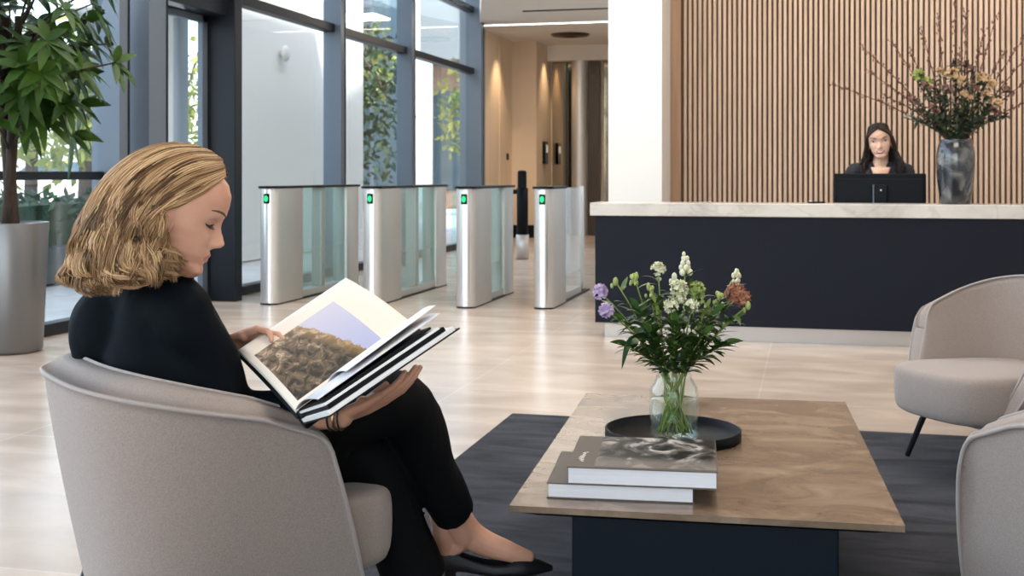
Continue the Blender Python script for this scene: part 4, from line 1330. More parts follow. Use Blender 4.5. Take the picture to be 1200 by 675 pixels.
# right pump: sole, low heel and a pointed toe
def pump(heel, toe, ankle, name):
    ax = (toe - heel); ln = ax.length; d = ax.normalized()
    up = (Vector((0, 0, 1)) - d * d.z).normalized(); sd = d.cross(up)
    m = MB()
    NS = 22
    rows = []
    for k in range(NS):
        t = k / (NS - 1)
        w = interp([(0, .020), (.1, .029), (.3, .029), (.6, .036), (.75, .035), (.9, .020), (1, .003)], t)
        hgt = interp([(0, .092), (.10, .086), (.22, .064), (.36, .050), (.55, .042), (.66, .046), (.74, .050), (.85, .038), (1, .010)], t)
        op = interp([(0, .35), (.06, .80), (.3, .95), (.6, .95), (.68, .6), (.74, .0), (1, 0)], t)   # width of the foot opening
        lift = interp([(0, .018), (.25, .014), (.5, .0), (.8, -.004), (1, .004)], t)
        c = heel + d * (ln * t * 1.27 - .038) + up * (lift - .042)
        row = []
        for q in range(17):
            a = PI * q / 16
            x = -math.cos(a) * w; z = math.sin(a) ** .7 * hgt
            if op > .02 and abs(x) < w * op:
                z = min(z, hgt * (1 - .0)); 
            row.append(c + sd * x + up * z)
        rows.append((row, op))
    vs = []; fs = []
    for row, op in rows: vs += row
    for k in range(NS - 1):
        for q in range(16):
            mid = abs(q + .5 - 8) / 8
            if (rows[k][1] + rows[k + 1][1]) / 2 > .15 and mid < (rows[k][1] + rows[k+1][1]) / 2 * .62: continue
            fs.append((k*17+q, k*17+q+1, (k+1)*17+q+1, (k+1)*17+q))
        fs.append((k*17, (k+1)*17, (k+1)*17+16, k*17+16))
    m.add(vs, fs)
    rel(m)
    s = m.build(name, M['shoe'], W1, solid=.003, sub=1)
    m = MB(); h0 = heel + d * .012 + up * -.006
    m.tube([h0, h0 - up * .018, h0 - up * .035], [.021, .016, .014], 14); rel(m); m.build('heel', M['shoe'], s)
    return s
pump(heelR, toeR, anR, 'pump')
hl = P3(-.235, 2.86, .055); tl = hl + turn(18) * .225 + Vector((0, 0, -.02))
pump(hl, tl, anL, 'pump')
# bracelets on the right wrist
ax = (wrR - elR).normalized()
for off, r_, mm in ((.0, .0275, 'bracelet'), (-.010, .0285, 'gold'), (-.022, .0295, 'bracelet')):
    m = MB(); c = wrR + ax * off; o1 = ax.orthogonal().normalized(); o2 = ax.cross(o1)
    pts = [c + (o1 * math.cos(2*PI*k/28) + o2 * math.sin(2*PI*k/28)) * r_ for k in range(29)]
    m.tube(pts, .0022 if mm != 'gold' else .003, 8, cap=False); rel(m); m.build('bracelet', M[mm], W1)
fp = inv0 @ HT
face_parts(fp, W1, False, 0, HSC, body1)

# hair: guides in the head's side view (metres forward s, up z from the head centre), widened towards the viewer and the far side
def px_side(px, py, d=2.5):
    return ((px - 600) / 1400 * d + .700, (205 - py) / 1400 * d + CAM_H - 1.017)
G = [
 [(264, 207), (251, 216), (233, 229), (213, 238), (195, 246), (186, 264), (189, 288), (203, 310), (219, 322)],
 [(262, 197), (246, 203), (222, 212), (199, 228), (184, 252), (181, 276), (190, 297), (204, 312), (216, 322)],
 [(258, 186), (234, 188), (204, 203), (178, 230), (166, 258), (168, 284), (178, 305), (192, 318), (204, 330)],
 [(246, 177), (212, 178), (176, 198), (151, 230), (140, 262), (142, 290), (150, 312), (160, 325), (172, 333)],
 [(228, 170), (188, 174), (148, 199), (124, 234), (112, 268), (110, 296), (116, 318), (126, 332), (140, 342)],
 [(205, 167), (163, 177), (129, 207), (111, 240), (100, 270), (93, 297), (89, 316), (92, 328), (102, 338)],
]
GX = [  # distance sideways along each guide
 [.034, .062, .077, .085, .090, .094, .091, .084, .076],
 [.020, .052, .074, .086, .090, .090, .087, .082, .074],
 [.012, .048, .076, .092, .098, .098, .097, .092, .086],
 [.006, .038, .066, .086, .096, .100, .100, .097, .090],
 [.003, .022, .042, .056, .064, .070, .072, .072, .070],
 [.000, .004, .006, .006, .006, .008, .010, .012, .012],
]
GS = np.array([[px_side(*p) for p in g] for g in G]); GXA = np.array(GX)
ctrl = np.concatenate([GS, GXA[..., None]], axis=2)        # guide, point, (s, z, x)
def catmull(P, k):
    n = len(P); t = np.linspace(0, n - 1 - 1e-6, k); i = t.astype(int); f = (t - i)[:, None]
    p0 = P[np.maximum(i - 1, 0)]; p1 = P[i]; p2 = P[np.minimum(i + 1, n - 1)]; p3 = P[np.minimum(i + 2, n - 1)]
    return .5 * (2*p1 + (p2-p0)*f + (2*p0-5*p1+4*p2-p3)*f**2 + (3*p1-p0-3*p2+p3)*f**3)
def guide_at(g):
    i = min(int(g), len(ctrl) - 2); f = g - i
    f2 = f * f * (3 - 2 * f) * .4 + f * .6
    return ctrl[i] * (1 - f2) + ctrl[i + 1] * f2
hr = np.random.RandomState(4)
KP = 30
hf = turn(10); hrt = Vector((hf.y, -hf.x, 0)); hc = L(-.700, 2.50, 1.017) - Vector(W1.location)
paths = []; rads = []; tints = []
NCL = 250
for c in range(NCL):
    g = 5 * ((c + hr.rand()) / NCL)
    side = 1 if c % 3 else -1
    lay = hr.choice([1.0, 1.0, .97, .93, .88])
    ph = hr.uniform(0, 6.28); am = hr.uniform(.007, .019); frq = hr.uniform(1.2, 2.2); cl_cut = hr.uniform(.86, 1.0)
    tint_c = np.clip(hr.normal(.52, .27), 0, 1)
    u = np.linspace(0, 1, KP)
    for s_ in range(30):
        gg = np.clip(g + hr.normal(0, .10), 0, 5)
        cp = catmull(guide_at(gg), KP)
        S, Z, X = cp[:, 0] * lay, cp[:, 1] * (lay if lay < 1 else 1), cp[:, 2] * lay
        wv = np.sin(frq * 2 * PI * u * 1.15 + ph) * am * np.clip(u * 2.2 - .20, 0, 1.4)
        w2 = np.cos(frq * 2 * PI * u * 1.15 + ph * 1.7) * am * .9 * np.clip(u * 2.2 - .20, 0, 1.4)
        spread = np.clip(.3 + u * 1.0, 0, 1) * (1 - .45 * np.clip(u * 3 - 2, 0, 1))
        j = hr.normal(0, .0034, 3)
        S = S + wv + j[0] * spread; Xs = X + w2 + j[1] * spread; Z = Z + .4 * wv + j[2] * spread * .6
        cut = cl_cut - abs(hr.normal(0, .03))
        pts = np.stack([hc.x + hf.x * S + hrt.x * Xs * side, hc.y + hf.y * S + hrt.y * Xs * side, hc.z + Z], axis=1)
        # resample shorter strands
        if cut < .995:
            idx = np.linspace(0, (KP - 1) * cut, KP); i0 = idx.astype(int); f = (idx - i0)[:, None]; i1 = np.minimum(i0 + 1, KP - 1)
            pts = pts[i0] * (1 - f) + pts[i1] * f
        paths.append(pts); rads.append(hr.uniform(.0007, .0014)); tints.append(np.clip(tint_c + hr.normal(0, .17), 0, 1))
hair = strands('hair', paths, rads, tints, W1, M['hair_blond'])
# the dense inner body of the hair
m = MB()
def inner(u, w):
    gg = 5 * (1 - abs(2 * u - 1)); side = 1 if u < .5 else -1
    cp = catmull(guide_at(gg), 40)[min(39, int(round(w * 37)))]
    k = .915
    p = hc + hf * (cp[0] * k) + hrt * (cp[2] * k * side) + Vector((0, 0, cp[1] * k + .003))
    return p
m.grid(inner, 61, 38)
m.build('hair_body', M['hair_inner'] if 'hair_inner' in M else mat('hair_inner', (.17, .085, .035), .6), hair, solid=.004)
# ================================================================== the open photo book in her hands
S0, S1 = L(-.423, 2.36, .628), L(-.205, 2.565, .772)          # spine, near end and far end
O0, O1 = L(-.588, 2.565, .722), L(-.388, 2.79, .858)           # outer edge of the far half
R0, R1 = L(-.337, 2.135, .688), L(-.118, 2.325, .818)          # outer edge of the near half
BK = thing('open_book', 'large open photo book with a mountain picture held by the reading woman', 'book', S0)
bo = Matrix.Translation(-S0)
def brel(m): m.v = [tuple(bo @ Vector(p)) for p in m.v]; return m
def bil(A, B, Cc, D, u, v):   # A=S0 B=S1 (v) ; C=O0 D=O1 ; u from spine outwards
    return (A * (1 - v) + B * v) * (1 - u) + (Cc * (1 - v) + D * v) * u
nF = (O0 - S0).cross(S1 - S0).normalized()      # out of the far page, towards the reader
if nF.dot(L(-.7, 2.5, 1.0) - S0) < 0: nF = -nF
nN = (S1 - S0).cross(R0 - S0).normalized()
if nN.z < 0: nN = -nN

def slab(A, B, Cc, D, nrm, h0, h1, name, material, parent, uvs=False, bow=0.0, nu=14, nv=8, u0=0.0, u1=1.0, v0=0.0, v1=1.0):
    m = MB()
    f = lambda h: (lambda u, v: bil(A, B, Cc, D, u0 + (u1-u0)*u, v0 + (v1-v0)*v) + nrm * (h + bow * math.sin(PI * min(1, (u0 + (u1-u0)*u) * 1.0)) ** .8))
    n0 = len(m.v)
    m.grid(f(h1), nu, nv, uv=True)
    off = nu * nv
    m.grid(f(h0), nu, nv, uv=True)
    k = len(m.f) // 2
    m.f[k:] = [t[::-1] for t in m.f[k:]]; m.uv[k:] = [t[::-1] for t in m.uv[k:]]
    ed = [i for i in range(nu)] + [j*nu + nu-1 for j in range(1, nv)] + [(nv-1)*nu + i for i in range(nu-2, -1, -1)] + [j*nu for j in range(nv-2, 0, -1)]
    for a, b2 in zip(ed, ed[1:] + ed[:1]):
        m.f.append((a, off + a, off + b2, b2)); m.m.append(0); m.sm.append(False); m.uv.append([(0, 0)] * 4)
    brel(m)
    return m.build(name, material, parent)

def page_mat():
    m, nt, b = node_mat('mountain_photo_page'); N = nt.nodes; K = nt.links
    uv = N.new('ShaderNodeUVMap'); sp = N.new('ShaderNodeSeparateXYZ'); K.new(uv.outputs[0], sp.inputs[0])
    def math_(op, a, b2=None):
        n = N.new('ShaderNodeMath'); n.operation = op
        for i, q in enumerate((a, b2)):
            if q is None: continue
            if hasattr(q, 'links'): K.new(q, n.inputs[i])
            else: n.inputs[i].default_value = q
        return n.outputs[0]
    U, V = sp.outputs[0], sp.outputs[1]
    inside = math_('MULTIPLY', math_('MULTIPLY', math_('GREATER_THAN', U, .075), math_('LESS_THAN', U, .80)), math_('MULTIPLY', math_('GREATER_THAN', V, .05), math_('LESS_THAN', V, .76)))
    mp = N.new('ShaderNodeMapping'); mp.inputs['Scale'].default_value = (5, 6, 1); K.new(uv.outputs[0], mp.inputs[0])
    nz = N.new('ShaderNodeTexNoise'); nz.inputs['Scale'].default_value = 2.3; nz.inputs['Detail'].default_value = 9; nz.inputs['Roughness'].default_value = .68; nz.inputs['Distortion'].default_value = .8
    K.new(mp.outputs[0], nz.inputs[0])
    rock = N.new('ShaderNodeValToRGB'); e = rock.color_ramp.elements
    e[0].position = .40; e[0].color = (.030, .026, .022, 1); e[1].position = .70; e[1].color = (.66, .50, .36, 1)
    q = e.new(.56); q.color = (.20, .14, .09, 1)
    # lighter scree towards the outer edge, gold along the ridge
    lift = math_('ADD', nz.outputs[0], math_('MULTIPLY', math_('SUBTRACT', U, .42), .16))
    ridge = math_('ADD', math_('ADD', math_('MULTIPLY', U, -.28), .66), math_('MULTIPLY', math_('SUBTRACT', nz.outputs[0], .5), .14))
    dr = math_('SUBTRACT', ridge, V)
    near = N.new('ShaderNodeMapRange'); near.inputs['From Min'].default_value = .10; near.inputs['From Max'].default_value = 0; K.new(dr, near.inputs[0])
    lift2 = math_('ADD', lift, math_('MULTIPLY', near.outputs[0], .09))
    K.new(lift2, rock.inputs[0])
    gold = N.new('ShaderNodeMix'); gold.data_type = 'RGBA'; gold.inputs['B'].default_value = (.42, .25, .08, 1)
    K.new(math_('MULTIPLY', near.outputs[0], .55), gold.inputs['Factor']); K.new(rock.outputs[0], gold.inputs['A'])
    sky = N.new('ShaderNodeMix'); sky.data_type = 'RGBA'; sky.inputs['A'].default_value = (.42, .45, .68, 1); sky.inputs['B'].default_value = (.66, .62, .70, 1)
    K.new(U, sky.inputs['Factor'])
    issky = math_('GREATER_THAN', V, ridge)
    pic = N.new('ShaderNodeMix'); pic.data_type = 'RGBA'; K.new(issky, pic.inputs['Factor']); K.new(gold.outputs['Result'], pic.inputs['A']); K.new(sky.outputs['Result'], pic.inputs['B'])
    fin = N.new('ShaderNodeMix'); fin.data_type = 'RGBA'; fin.inputs['A'].default_value = (.88, .78, .67, 1)
    K.new(inside, fin.inputs['Factor']); K.new(pic.outputs['Result'], fin.inputs['B'])
    K.new(fin.outputs['Result'], b.inputs['Base Color']); b.inputs['Roughness'].default_value = .42
    return m
M['page_photo'] = page_mat()
def leaf_mat():
    m, nt, b = node_mat('printed_leaf'); N = nt.nodes; K = nt.links
    uv = N.new('ShaderNodeUVMap'); nz = N.new('ShaderNodeTexNoise'); nz.inputs['Scale'].default_value = 5; nz.inputs['Detail'].default_value = 6; K.new(uv.outputs[0], nz.inputs[0])
    cr = N.new('ShaderNodeValToRGB'); e = cr.color_ramp.elements; e[0].position = .4; e[0].color = (.62, .64, .74, 1); e[1].position = .62; e[1].color = (.80, .76, .70, 1)
    K.new(nz.outputs[0], cr.inputs[0]); K.new(cr.outputs[0], b.inputs['Base Color']); b.inputs['Roughness'].default_value = .4
    return m
M['leaf_print'] = leaf_mat()

far_cov = slab(S0, S1, O0, O1, nF, -.010, -.0065, 'cover', M['cover_black'], BK, bow=.004, u1=1.02, v0=-.015, v1=1.015)
slab(S0, S1, O0, O1, nF, -.0065, .0015, 'page_block', M['paper_cream'], BK, bow=.010, u0=.02)
slab(S0, S1, O0, O1, nF, .0018, .0022, 'photo_page', M['page_photo'], BK, bow=.010, nu=24, nv=16, u0=.02)
# near half: cover, block and fanned leaves
slab(S0, S1, R0, R1, nN, -0.0234, -0.0207, 'cover', M['cover_black'], BK, u1=1.02, v0=-.012, v1=1.012)
slab(S0, S1, R0, R1, nN, -0.0207, -0.0125, 'page_block', M['paper_white'], BK, v1=.985)
m = None
slab(S0, S1, R0, R1, nN, -0.0117, -0.0027, 'dark_leaves', M['cover_black'], BK, v0=.02, v1=.93, u1=.985)
slab(S0, S1, R0, R1, nN, -0.0023, 0.0020, 'page_block', M['paper_white'], BK, v0=.01, v1=.90, u1=.99)
slab(S0, S1, R0 - (S1-S0)*.0 + nN*.002, R1 + nN*.004, nN, 0.0023, 0.0066, 'dark_leaves', M['cover_black'], BK, v0=.02, v1=.86, u1=.96)
slab(S0, S1, R0 + nN*.004, R1 + nN*.012, nN, 0.0074, 0.0082, 'lifted_leaf', M['leaf_print'], BK, bow=.012, u1=.96, v1=.97)
slab(S0, S1, R0 + nN*.010, R1 + nN*.026, nN, 0.0082, 0.0088, 'lifted_leaf', M['paper_white'], BK, bow=.016, u1=.90, v0=.25, v1=.99)
# spine
m = MB(); m.tube([S0 - nN * .014 - nF * .002, S1 - nN * .014 - nF * .002], [(.020, .012), (.020, .012)], 14, flat=nN)
brel(m); m.build('spine', M['cover_black'], BK)
# ================================================================== glass jar of flowers on the tray
JC = T(.447, 3.30, TZ + .0095)
J = thing('glass_jar', 'clear glass jar vase half full of water on the black tray', 'vase', JC)
m = MB()
m.lathe([(0, 0), (.055, 0), (.064, .006), (.0675, .018), (.0675, .125), (.064, .145), (.054, .162), (.0495, .170), (.0490, .185), (.0505, .218), (.0525, .224), (.0505, .226),
         (.0475, .219), (.0462, .186), (.0468, .172), (.051, .160), (.0608, .143), (.0645, .124), (.0645, .020), (.060, .010), (.0, .008)], 48)
m.build('jar_body', M['jar_glass'], J)
m = MB(); m.lathe([(0, .0095), (.0595, .0115), (.0635, .020), (.0635, .112), (.062, .1125), (0, .1125)], 48)
M['water'] = glass_mat('water', (.93, .97, .95), ior=1.33)
m.build('water', M['water'], J)

def blossom_cluster(m, c, r, n, rg, petal=.010, up=Vector((0, 0, 1))):
    """a tight round head of small petals"""
    for k in range(n):
        d = Vector((rg.gauss(0, 1), rg.gauss(0, 1), rg.gauss(.35, 1))).normalized()
        p = Vector(c) + d * r * rg.uniform(.55, 1)
        for q in range(4):
            o = d.orthogonal().normalized(); o.rotate(Quaternion(d, q * PI / 2 + k))
            m.leaf(p, o * .8 + d * .55, d, petal, petal * .7, -.1, .2, 3)
def buds(m, c, r, n, rg, size=.006):
    for k in range(n):
        d = Vector((rg.gauss(0, 1), rg.gauss(0, 1), rg.gauss(.3, .8))).normalized()
        m.ball(Vector(c) + d * r * rg.uniform(.5, 1), (size * .8, size * .8, size * 1.15), 8, 6)

def stem_curve(tip, rg, base_r=.052, neck=.040):
    """from the jar's floor, crossing through the neck, out to the tip; jar-local"""
    tip = Vector(tip)
    h = Vector((tip.x, tip.y, 0)); hl = h.length + 1e-6
    a = math.atan2(h.y, h.x)
    b = a + PI + rg.uniform(-.7, .7)
    br = rg.uniform(.4, 1) * base_r
    p0 = Vector((math.cos(b) * br, math.sin(b) * br, .018))
    nr = min(neck, hl * .8) * rg.uniform(.75, 1)
    p1 = Vector((math.cos(a) * nr, math.sin(a) * nr, .195))
    p2 = p1.lerp(tip, .55) + Vector((0, 0, .25 * (tip.z - .2) * min(1, hl * 3) * .5))
    mid = p0.lerp(p1, .5) + Vector((rg.uniform(-.02, .02), rg.uniform(-.02, .02), -.01))
    P = [p0, mid, p1, p2, tip]
    out = []
    arr = catmull(np.array([list(p) for p in P]), 22)
    return [Vector(q) for q in arr]

def flower(label, tip, kind, seed, leaves=6, leafs=.062, group=None, petal_mat=None, r=.0019):
    rg = random.Random(seed)
    t = thing('wildflower', label, 'flower', JC, 0, group or 'wildflowers in the glass jar')
    v = RT * tip[0] + FW * tip[1]
    P = stem_curve((v.x, v.y, tip[2]), rg)
    m = MB(); m.tube(P, [r * 1.25] * 8 + [r] * 14, 7)
    top = P[-1]
    ml = MB()
    for k in range(leaves * 2):
        i = rg.randint(11, 19)
        p = P[i]; a = rg.uniform(0, 2 * PI)
        tg = (P[i + 1] - P[i]).normalized()
        d = Vector((math.cos(a), math.sin(a), rg.uniform(-.1, .5))) + tg * .6
        ml.leaf(p, d, (0, 0, 1), leafs * rg.uniform(.7, 1.25), leafs * rg.uniform(.22, .34), rg.uniform(.1, .5), .2, 5)
    mb = MB()
    if kind == 'spike':         # stacked bells
        for k in range(5):
            z = k * .0125
            for q in range(3 if k < 4 else 1):
                a = q * 2.09 + k * .9; rr = .0125 * (1 - k * .17)
                mb.ball(top + Vector((math.cos(a) * rr, math.sin(a) * rr, z - .022)), (.0085 - k * .0009, .0085 - k * .0009, .0105 - k * .0009), 10, 8)
    elif kind == 'umbel':
        blossom_cluster(mb, top, .017, 34, rg, .010)
    elif kind == 'head':
        blossom_cluster(mb, top, .021, 44, rg, .012)
        blossom_cluster(mb, top + Vector((.004, -.006, -.022)), .014, 20, rg, .010)
    elif kind == 'scabious':
        blossom_cluster(mb, top, .015, 40, rg, .013)
    elif kind == 'buds':
        buds(mb, top, .012, 12, rg, .0062)
        buds(mb, top - Vector((0, 0, .02)), .015, 8, rg, .005)
    elif kind == 'bud':
        mb.ball(top, (.0075, .0075, .0125), 10, 8); mb.ball(top - Vector((.010, 0, .012)), (.005, .005, .008), 8, 6)
    elif kind == 'rust':
        blossom_cluster(mb, top, .024, 44, rg, .014)
        blossom_cluster(mb, top + Vector((.018, 0, -.012)), .018, 26, rg, .013)
    m.build('stem', M['stem'], t)
    if leaves: ml.build('leaves', M['bq_leaf'], t)
    if mb.v: mb.build('blossom', petal_mat, t)
    return t
BW, BG, BP, BR = M['bloom_white'], M['bloom_green'], M['bloom_purple'], M['bloom_rust']
flower('tall cream flower spike rising highest from the glass jar', (.030, -.01, .485), 'spike', 1, 5, petal_mat=BW)
flower('round white flower head standing left of the tallest spike', (-.045, -.01, .470), 'umbel', 2, 5, petal_mat=BW)
flower('full white blossom in the centre of the jar bouquet', (.006, -.055, .420), 'head', 3, 6, petal_mat=BW)
flower('white blossom lower in the bouquet, just left of its centre', (-.018, -.075, .375), 'umbel', 4, 6, petal_mat=BW)
flower('cream blossom right of the bouquet centre below the spike', (.058, -.04, .415), 'head', 5, 6, petal_mat=BG)
flower('small white blossom low in the middle of the bouquet', (.036, -.085, .375), 'umbel', 6, 5, petal_mat=BW)
flower('lilac flower at the far left, the upper of two', (-.205, -.02, .408), 'scabious', 7, 4, petal_mat=BP)
flower('lilac flower at the far left, the lower of two', (-.190, -.06, .362), 'scabious', 8, 4, petal_mat=BP)
flower('rust red flower at the right of the jar bouquet', (.165, -.03, .405), 'rust', 9, 6, petal_mat=BR)
flower('pale budded sprig above the rust red flower', (.172, .0, .455), 'buds', 10, 4, petal_mat=BW)
flower('green budded sprig at the upper left of the bouquet', (-.110, -.01, .448), 'buds', 11, 7, petal_mat=BG)
flower('single green bud between the lilac flowers and the budded sprig', (-.160, .01, .435), 'bud', 12, 5, petal_mat=BG)
flower('green budded stem left of the round white flower, lower', (-.070, -.03, .420), 'buds', 13, 7, petal_mat=BG)
flower('pale green budded stem at the right beside the rust red flower', (.115, -.05, .400), 'buds', 14, 7, petal_mat=BG)
flower('small cream bud between the white flower head and the spike', (.004, .02, .447), 'bud', 15, 4, petal_mat=BW)
flower('yellow green budded sprig leaning far right', (.195, -.05, .375), 'bud', 16, 7, petal_mat=BG)
def leafy(label, tip, n, seed, size=.06, material='bq_leaf', wide=.3, droop=.3):
    rg = random.Random(seed)
    t = thing('leafy_stem', label, 'foliage', JC, 0, 'leafy stems in the glass jar')
    v = RT * tip[0] + FW * tip[1]
    P = stem_curve((v.x, v.y, tip[2]), rg)
    m = MB(); m.tube(P, .0021, 7); m.build('stem', M['stem'], t)
    m = MB()
    for k in range(n):
        i = 10 + int(11 * (k + rg.random()) / n); i = min(i, 20)
        a = rg.uniform(0, 2 * PI); tg = (P[i + 1] - P[i]).normalized()
        d = Vector((math.cos(a), math.sin(a), rg.uniform(0, .6))) + tg * .5
        L_ = size * rg.uniform(.75, 1.2)
        m.leaf(P[i], d, (0, 0, 1), L_, L_ * wide, droop * rg.uniform(.6, 1.4), .2, 6)
    m.leaf(P[-1], P[-1] - P[-3], (0, 1, .3), size, size * wide, droop, .2, 6)
    m.build('leaves', M[material], t)
leafy('leafy green stem at the back of the jar bouquet', (.02, .07, .39), 44, 31)
leafy('leafy green stem in the left half of the bouquet', (-.10, -.03, .36), 48, 32)
leafy('leafy green stem in the right half of the bouquet', (.10, -.06, .35), 48, 33)
leafy('leafy green stem at the front of the bouquet', (-.01, -.09, .33), 48, 34)
leafy('leafy stem spreading under the lilac flowers', (-.145, -.05, .335), 38, 35, .05)
leafy('leafy stem spreading under the rust red flower', (.155, -.04, .335), 38, 36, .05)
leafy('feathery light green sprig left of the bouquet centre', (-.06, -.07, .385), 40, 37, .028, 'stem', .35, .1)
leafy('feathery light green sprig right of the bouquet centre', (.08, -.07, .375), 40, 38, .028, 'stem', .35, .1)
def arch(label, pts, ln, wd, seed):
    t = thing('long_leaf', label, 'leaf', JC, 0, 'long leaves hanging over the jar')
    P = [Vector((0, 0, 0)) + RT * p[0] + FW * p[1] + Vector((0, 0, p[2])) for p in pts]
    arr = [Vector(q) for q in catmull(np.array([list(p) for p in P]), 24)]
    m = MB()
    vs = []; fs = []
    for k, p in enumerate(arr):
        u = k / 23
        w = wd * (0.12 if u < .35 else max(.02, math.sin(PI * ((u - .35) / .65) ** .8)))
        tg = (arr[min(k + 1, 23)] - arr[max(k - 1, 0)]).normalized()
        sd = tg.cross(Vector(FW) * .55 + Vector((0, 0, .8))).normalized()
        vs += [p + sd * w, p - FW * w * .15, p - sd * w]
    for k in range(23):
        a = 3 * k; fs += [(a, a+1, a+4, a+3), (a+1, a+2, a+5, a+4)]
    m.add(vs, fs); m.build('blade', M['long_leaf'], t)
leafy('broad leafy stem spreading low to the left of the jar', (-.13, -.05, .265), 40, 44, .065)
leafy('broad leafy stem spreading low to the right of the jar', (.125, -.06, .27), 40, 45, .065)
leafy('dark leafy stem left of the jar neck', (-.07, -.06, .30), 44, 41)
leafy('dark leafy stem right of the jar neck', (.07, -.08, .30), 44, 42)
leafy('dark leafy stem in the heart of the bouquet', (.0, -.04, .35), 48, 43)
arch('long blue green leaf arching down left of the jar', [(.03, 0, .02), (-.02, -.01, .19), (-.07, -.03, .285), (-.125, -.06, .285), (-.150, -.065, .205)], .1, .015, 1)
arch('long narrow leaf reaching out left above the jar', [(.02, .02, .02), (-.03, .0, .19), (-.075, -.02, .30), (-.115, -.03, .325), (-.160, -.04, .290)], .1, .008, 2)
arch('long narrow leaf drooping right of the jar neck', [(-.02, .02, .02), (.03, .0, .19), (.075, -.03, .28), (.105, -.04, .285), (.125, -.05, .262)], .1, .008, 3)

# ================================================================== big vase with branches on the desk
VC = Vector((.905, 8.165, .9125))
V = thing('floor_vase', 'tall smoky grey glazed vase on the reception desk', 'vase', VC)
V.name = 'glazed_vase'
m = MB(); m.lathe([(0, 0), (.088, 0), (.094, .006), (.100, .06), (.112, .15), (.119, .25), (.119, .315), (.112, .365), (.101, .392), (.098, .402), (.104, .414), (.1, .416), (.092, .405), (.095, .38), (.0, .36)], 48)
m.build('body', M['vase'], V)
def branch(label, tip, seed, material='twig', kind='twig', group='bare twigs in the grey vase', r=.0055):
    rg = random.Random(seed)
    t = thing('branch', label, 'branch', VC, 0, group)
    tip = Vector(tip)
    a = math.atan2(tip.y, tip.x)
    p0 = Vector((-math.cos(a) * .02, -math.sin(a) * .02, .365)); p1 = Vector((math.cos(a) * .05, math.sin(a) * .04, .43))
    P = [p0, p1, p1.lerp(tip, .5) + Vector((0, 0, .03)), tip]
    arr = [Vector(q) for q in catmull(np.array([list(p) for p in P]), 20)]
    m = MB(); m.tube(arr, [r * (1 - .7 * k / 19) for k in range(20)], 6)
    mb = m
    for k in range(6, 20):
        p = arr[k]; tg = (arr[min(k+1, 19)] - arr[k-1]).normalized()
        for s in range(4):
            o = tg.orthogonal().normalized(); o.rotate(Quaternion(tg, rg.uniform(0, 6.28)))
            if kind == 'twig':
                e = p + tg * rg.uniform(-.02, .04) + o * rg.uniform(.006, .020)
                m.mi = 0; m.tube([p, e], [.0018, .001], 5); m.mi = 1
                mb.ball(e, (.0050, .0050, .0085), 6, 5)
    m.build('twig', [M[material], M['twig_bud']], t)
    return t
for lab, tip, sd in (
    ('bare twig reaching out low and farthest left above the receptionist', (-.75, -.02, .78), 1),
    ('bare twig reaching up to the left above the receptionist', (-.57, .0, 1.02), 2),
    ('upright bare twig left of the tallest in the grey vase', (-.20, .04, 1.12), 3),
    ('tallest bare twig rising straight from the grey vase', (.0, .03, 1.36), 4),
    ('upright bare twig just right of the tallest one', (.06, -.02, 1.22), 5),
    ('bare twig leaning slightly right in the grey vase', (.17, .02, 1.10), 6),
    ('bare twig leaning slightly left in the grey vase', (-.28, -.03, .98), 7),
    ('long bare twig reaching up to the right out of the picture', (.62, .0, 1.16), 8),
    ('bare twig reaching right at middle height', (.58, -.04, .90), 9),
    ('bare twig reaching right, lower than the others', (.60, .02, .72), 10),
    ('short bare twig on the left of the grey vase, lowest', (-.42, .03, .70), 11),
    ('short bare twig with buds at the upper right', (.30, .04, .98), 12),
    ('bare twig left of centre, second tallest in the grey vase', (-.11, -.04, 1.20), 13),
    ('bare twig between the two left reaching twigs and the upright ones', (-.38, .05, 1.05), 14),
    ('bare twig right of the tallest, bending outwards', (.24, -.05, 1.20), 15),
    ('bare twig reaching steeply up to the right', (.44, .03, 1.10), 16),
    ('short bare twig in the centre of the vase bouquet', (.03, .06, .98), 17),
    ('bare twig low on the left between mauve flowers and the receptionist', (-.52, .05, .86), 18)):
    branch(lab, tip, sd)
def spray(label, tip, seed, kind, pm, group):
    rg = random.Random(seed)
    t = thing('flower_spray' if kind != 'leaf' else 'eucalyptus_sprig', label, 'flower' if kind != 'leaf' else 'foliage', VC, 0, group)
    tip = Vector(tip); a = math.atan2(tip.y, tip.x)
    p0 = Vector((-math.cos(a) * .03, -math.sin(a) * .03, .365)); p1 = Vector((math.cos(a) * .045, math.sin(a) * .04, .43))
    arr = [Vector(q) for q in catmull(np.array([list(p) for p in (p0, p1, p1.lerp(tip, .55) + Vector((0, 0, .02)), tip)]), 16)]
    m = MB(); m.tube(arr, .0032, 6); m.build('stem', M['stem_dark'], t)
    m = MB()
    for k in range(62 if kind == 'leaf' else 34):
        i = rg.randint(5, 15); d = Vector((rg.uniform(-1, 1), rg.uniform(-1, 1), rg.uniform(-.2, .8)))
        m.leaf(arr[i], d, (0, 0, 1), rg.uniform(.04, .07), rg.uniform(.018, .03), .2, .15, 4)
    m.build('leaves', M['euca'], t)
    if kind != 'leaf':
        m = MB(); q_ = .62 if 'small' in label or 'mauve' in label else 1.0; blossom_cluster(m, tip, .030 * q_, 26, rg, .026 * q_); blossom_cluster(m, tip + Vector((.05, -.02, -.04)) * q_, .022 * q_, 16, rg, .022 * q_); m.build('blossom', M[pm], t)
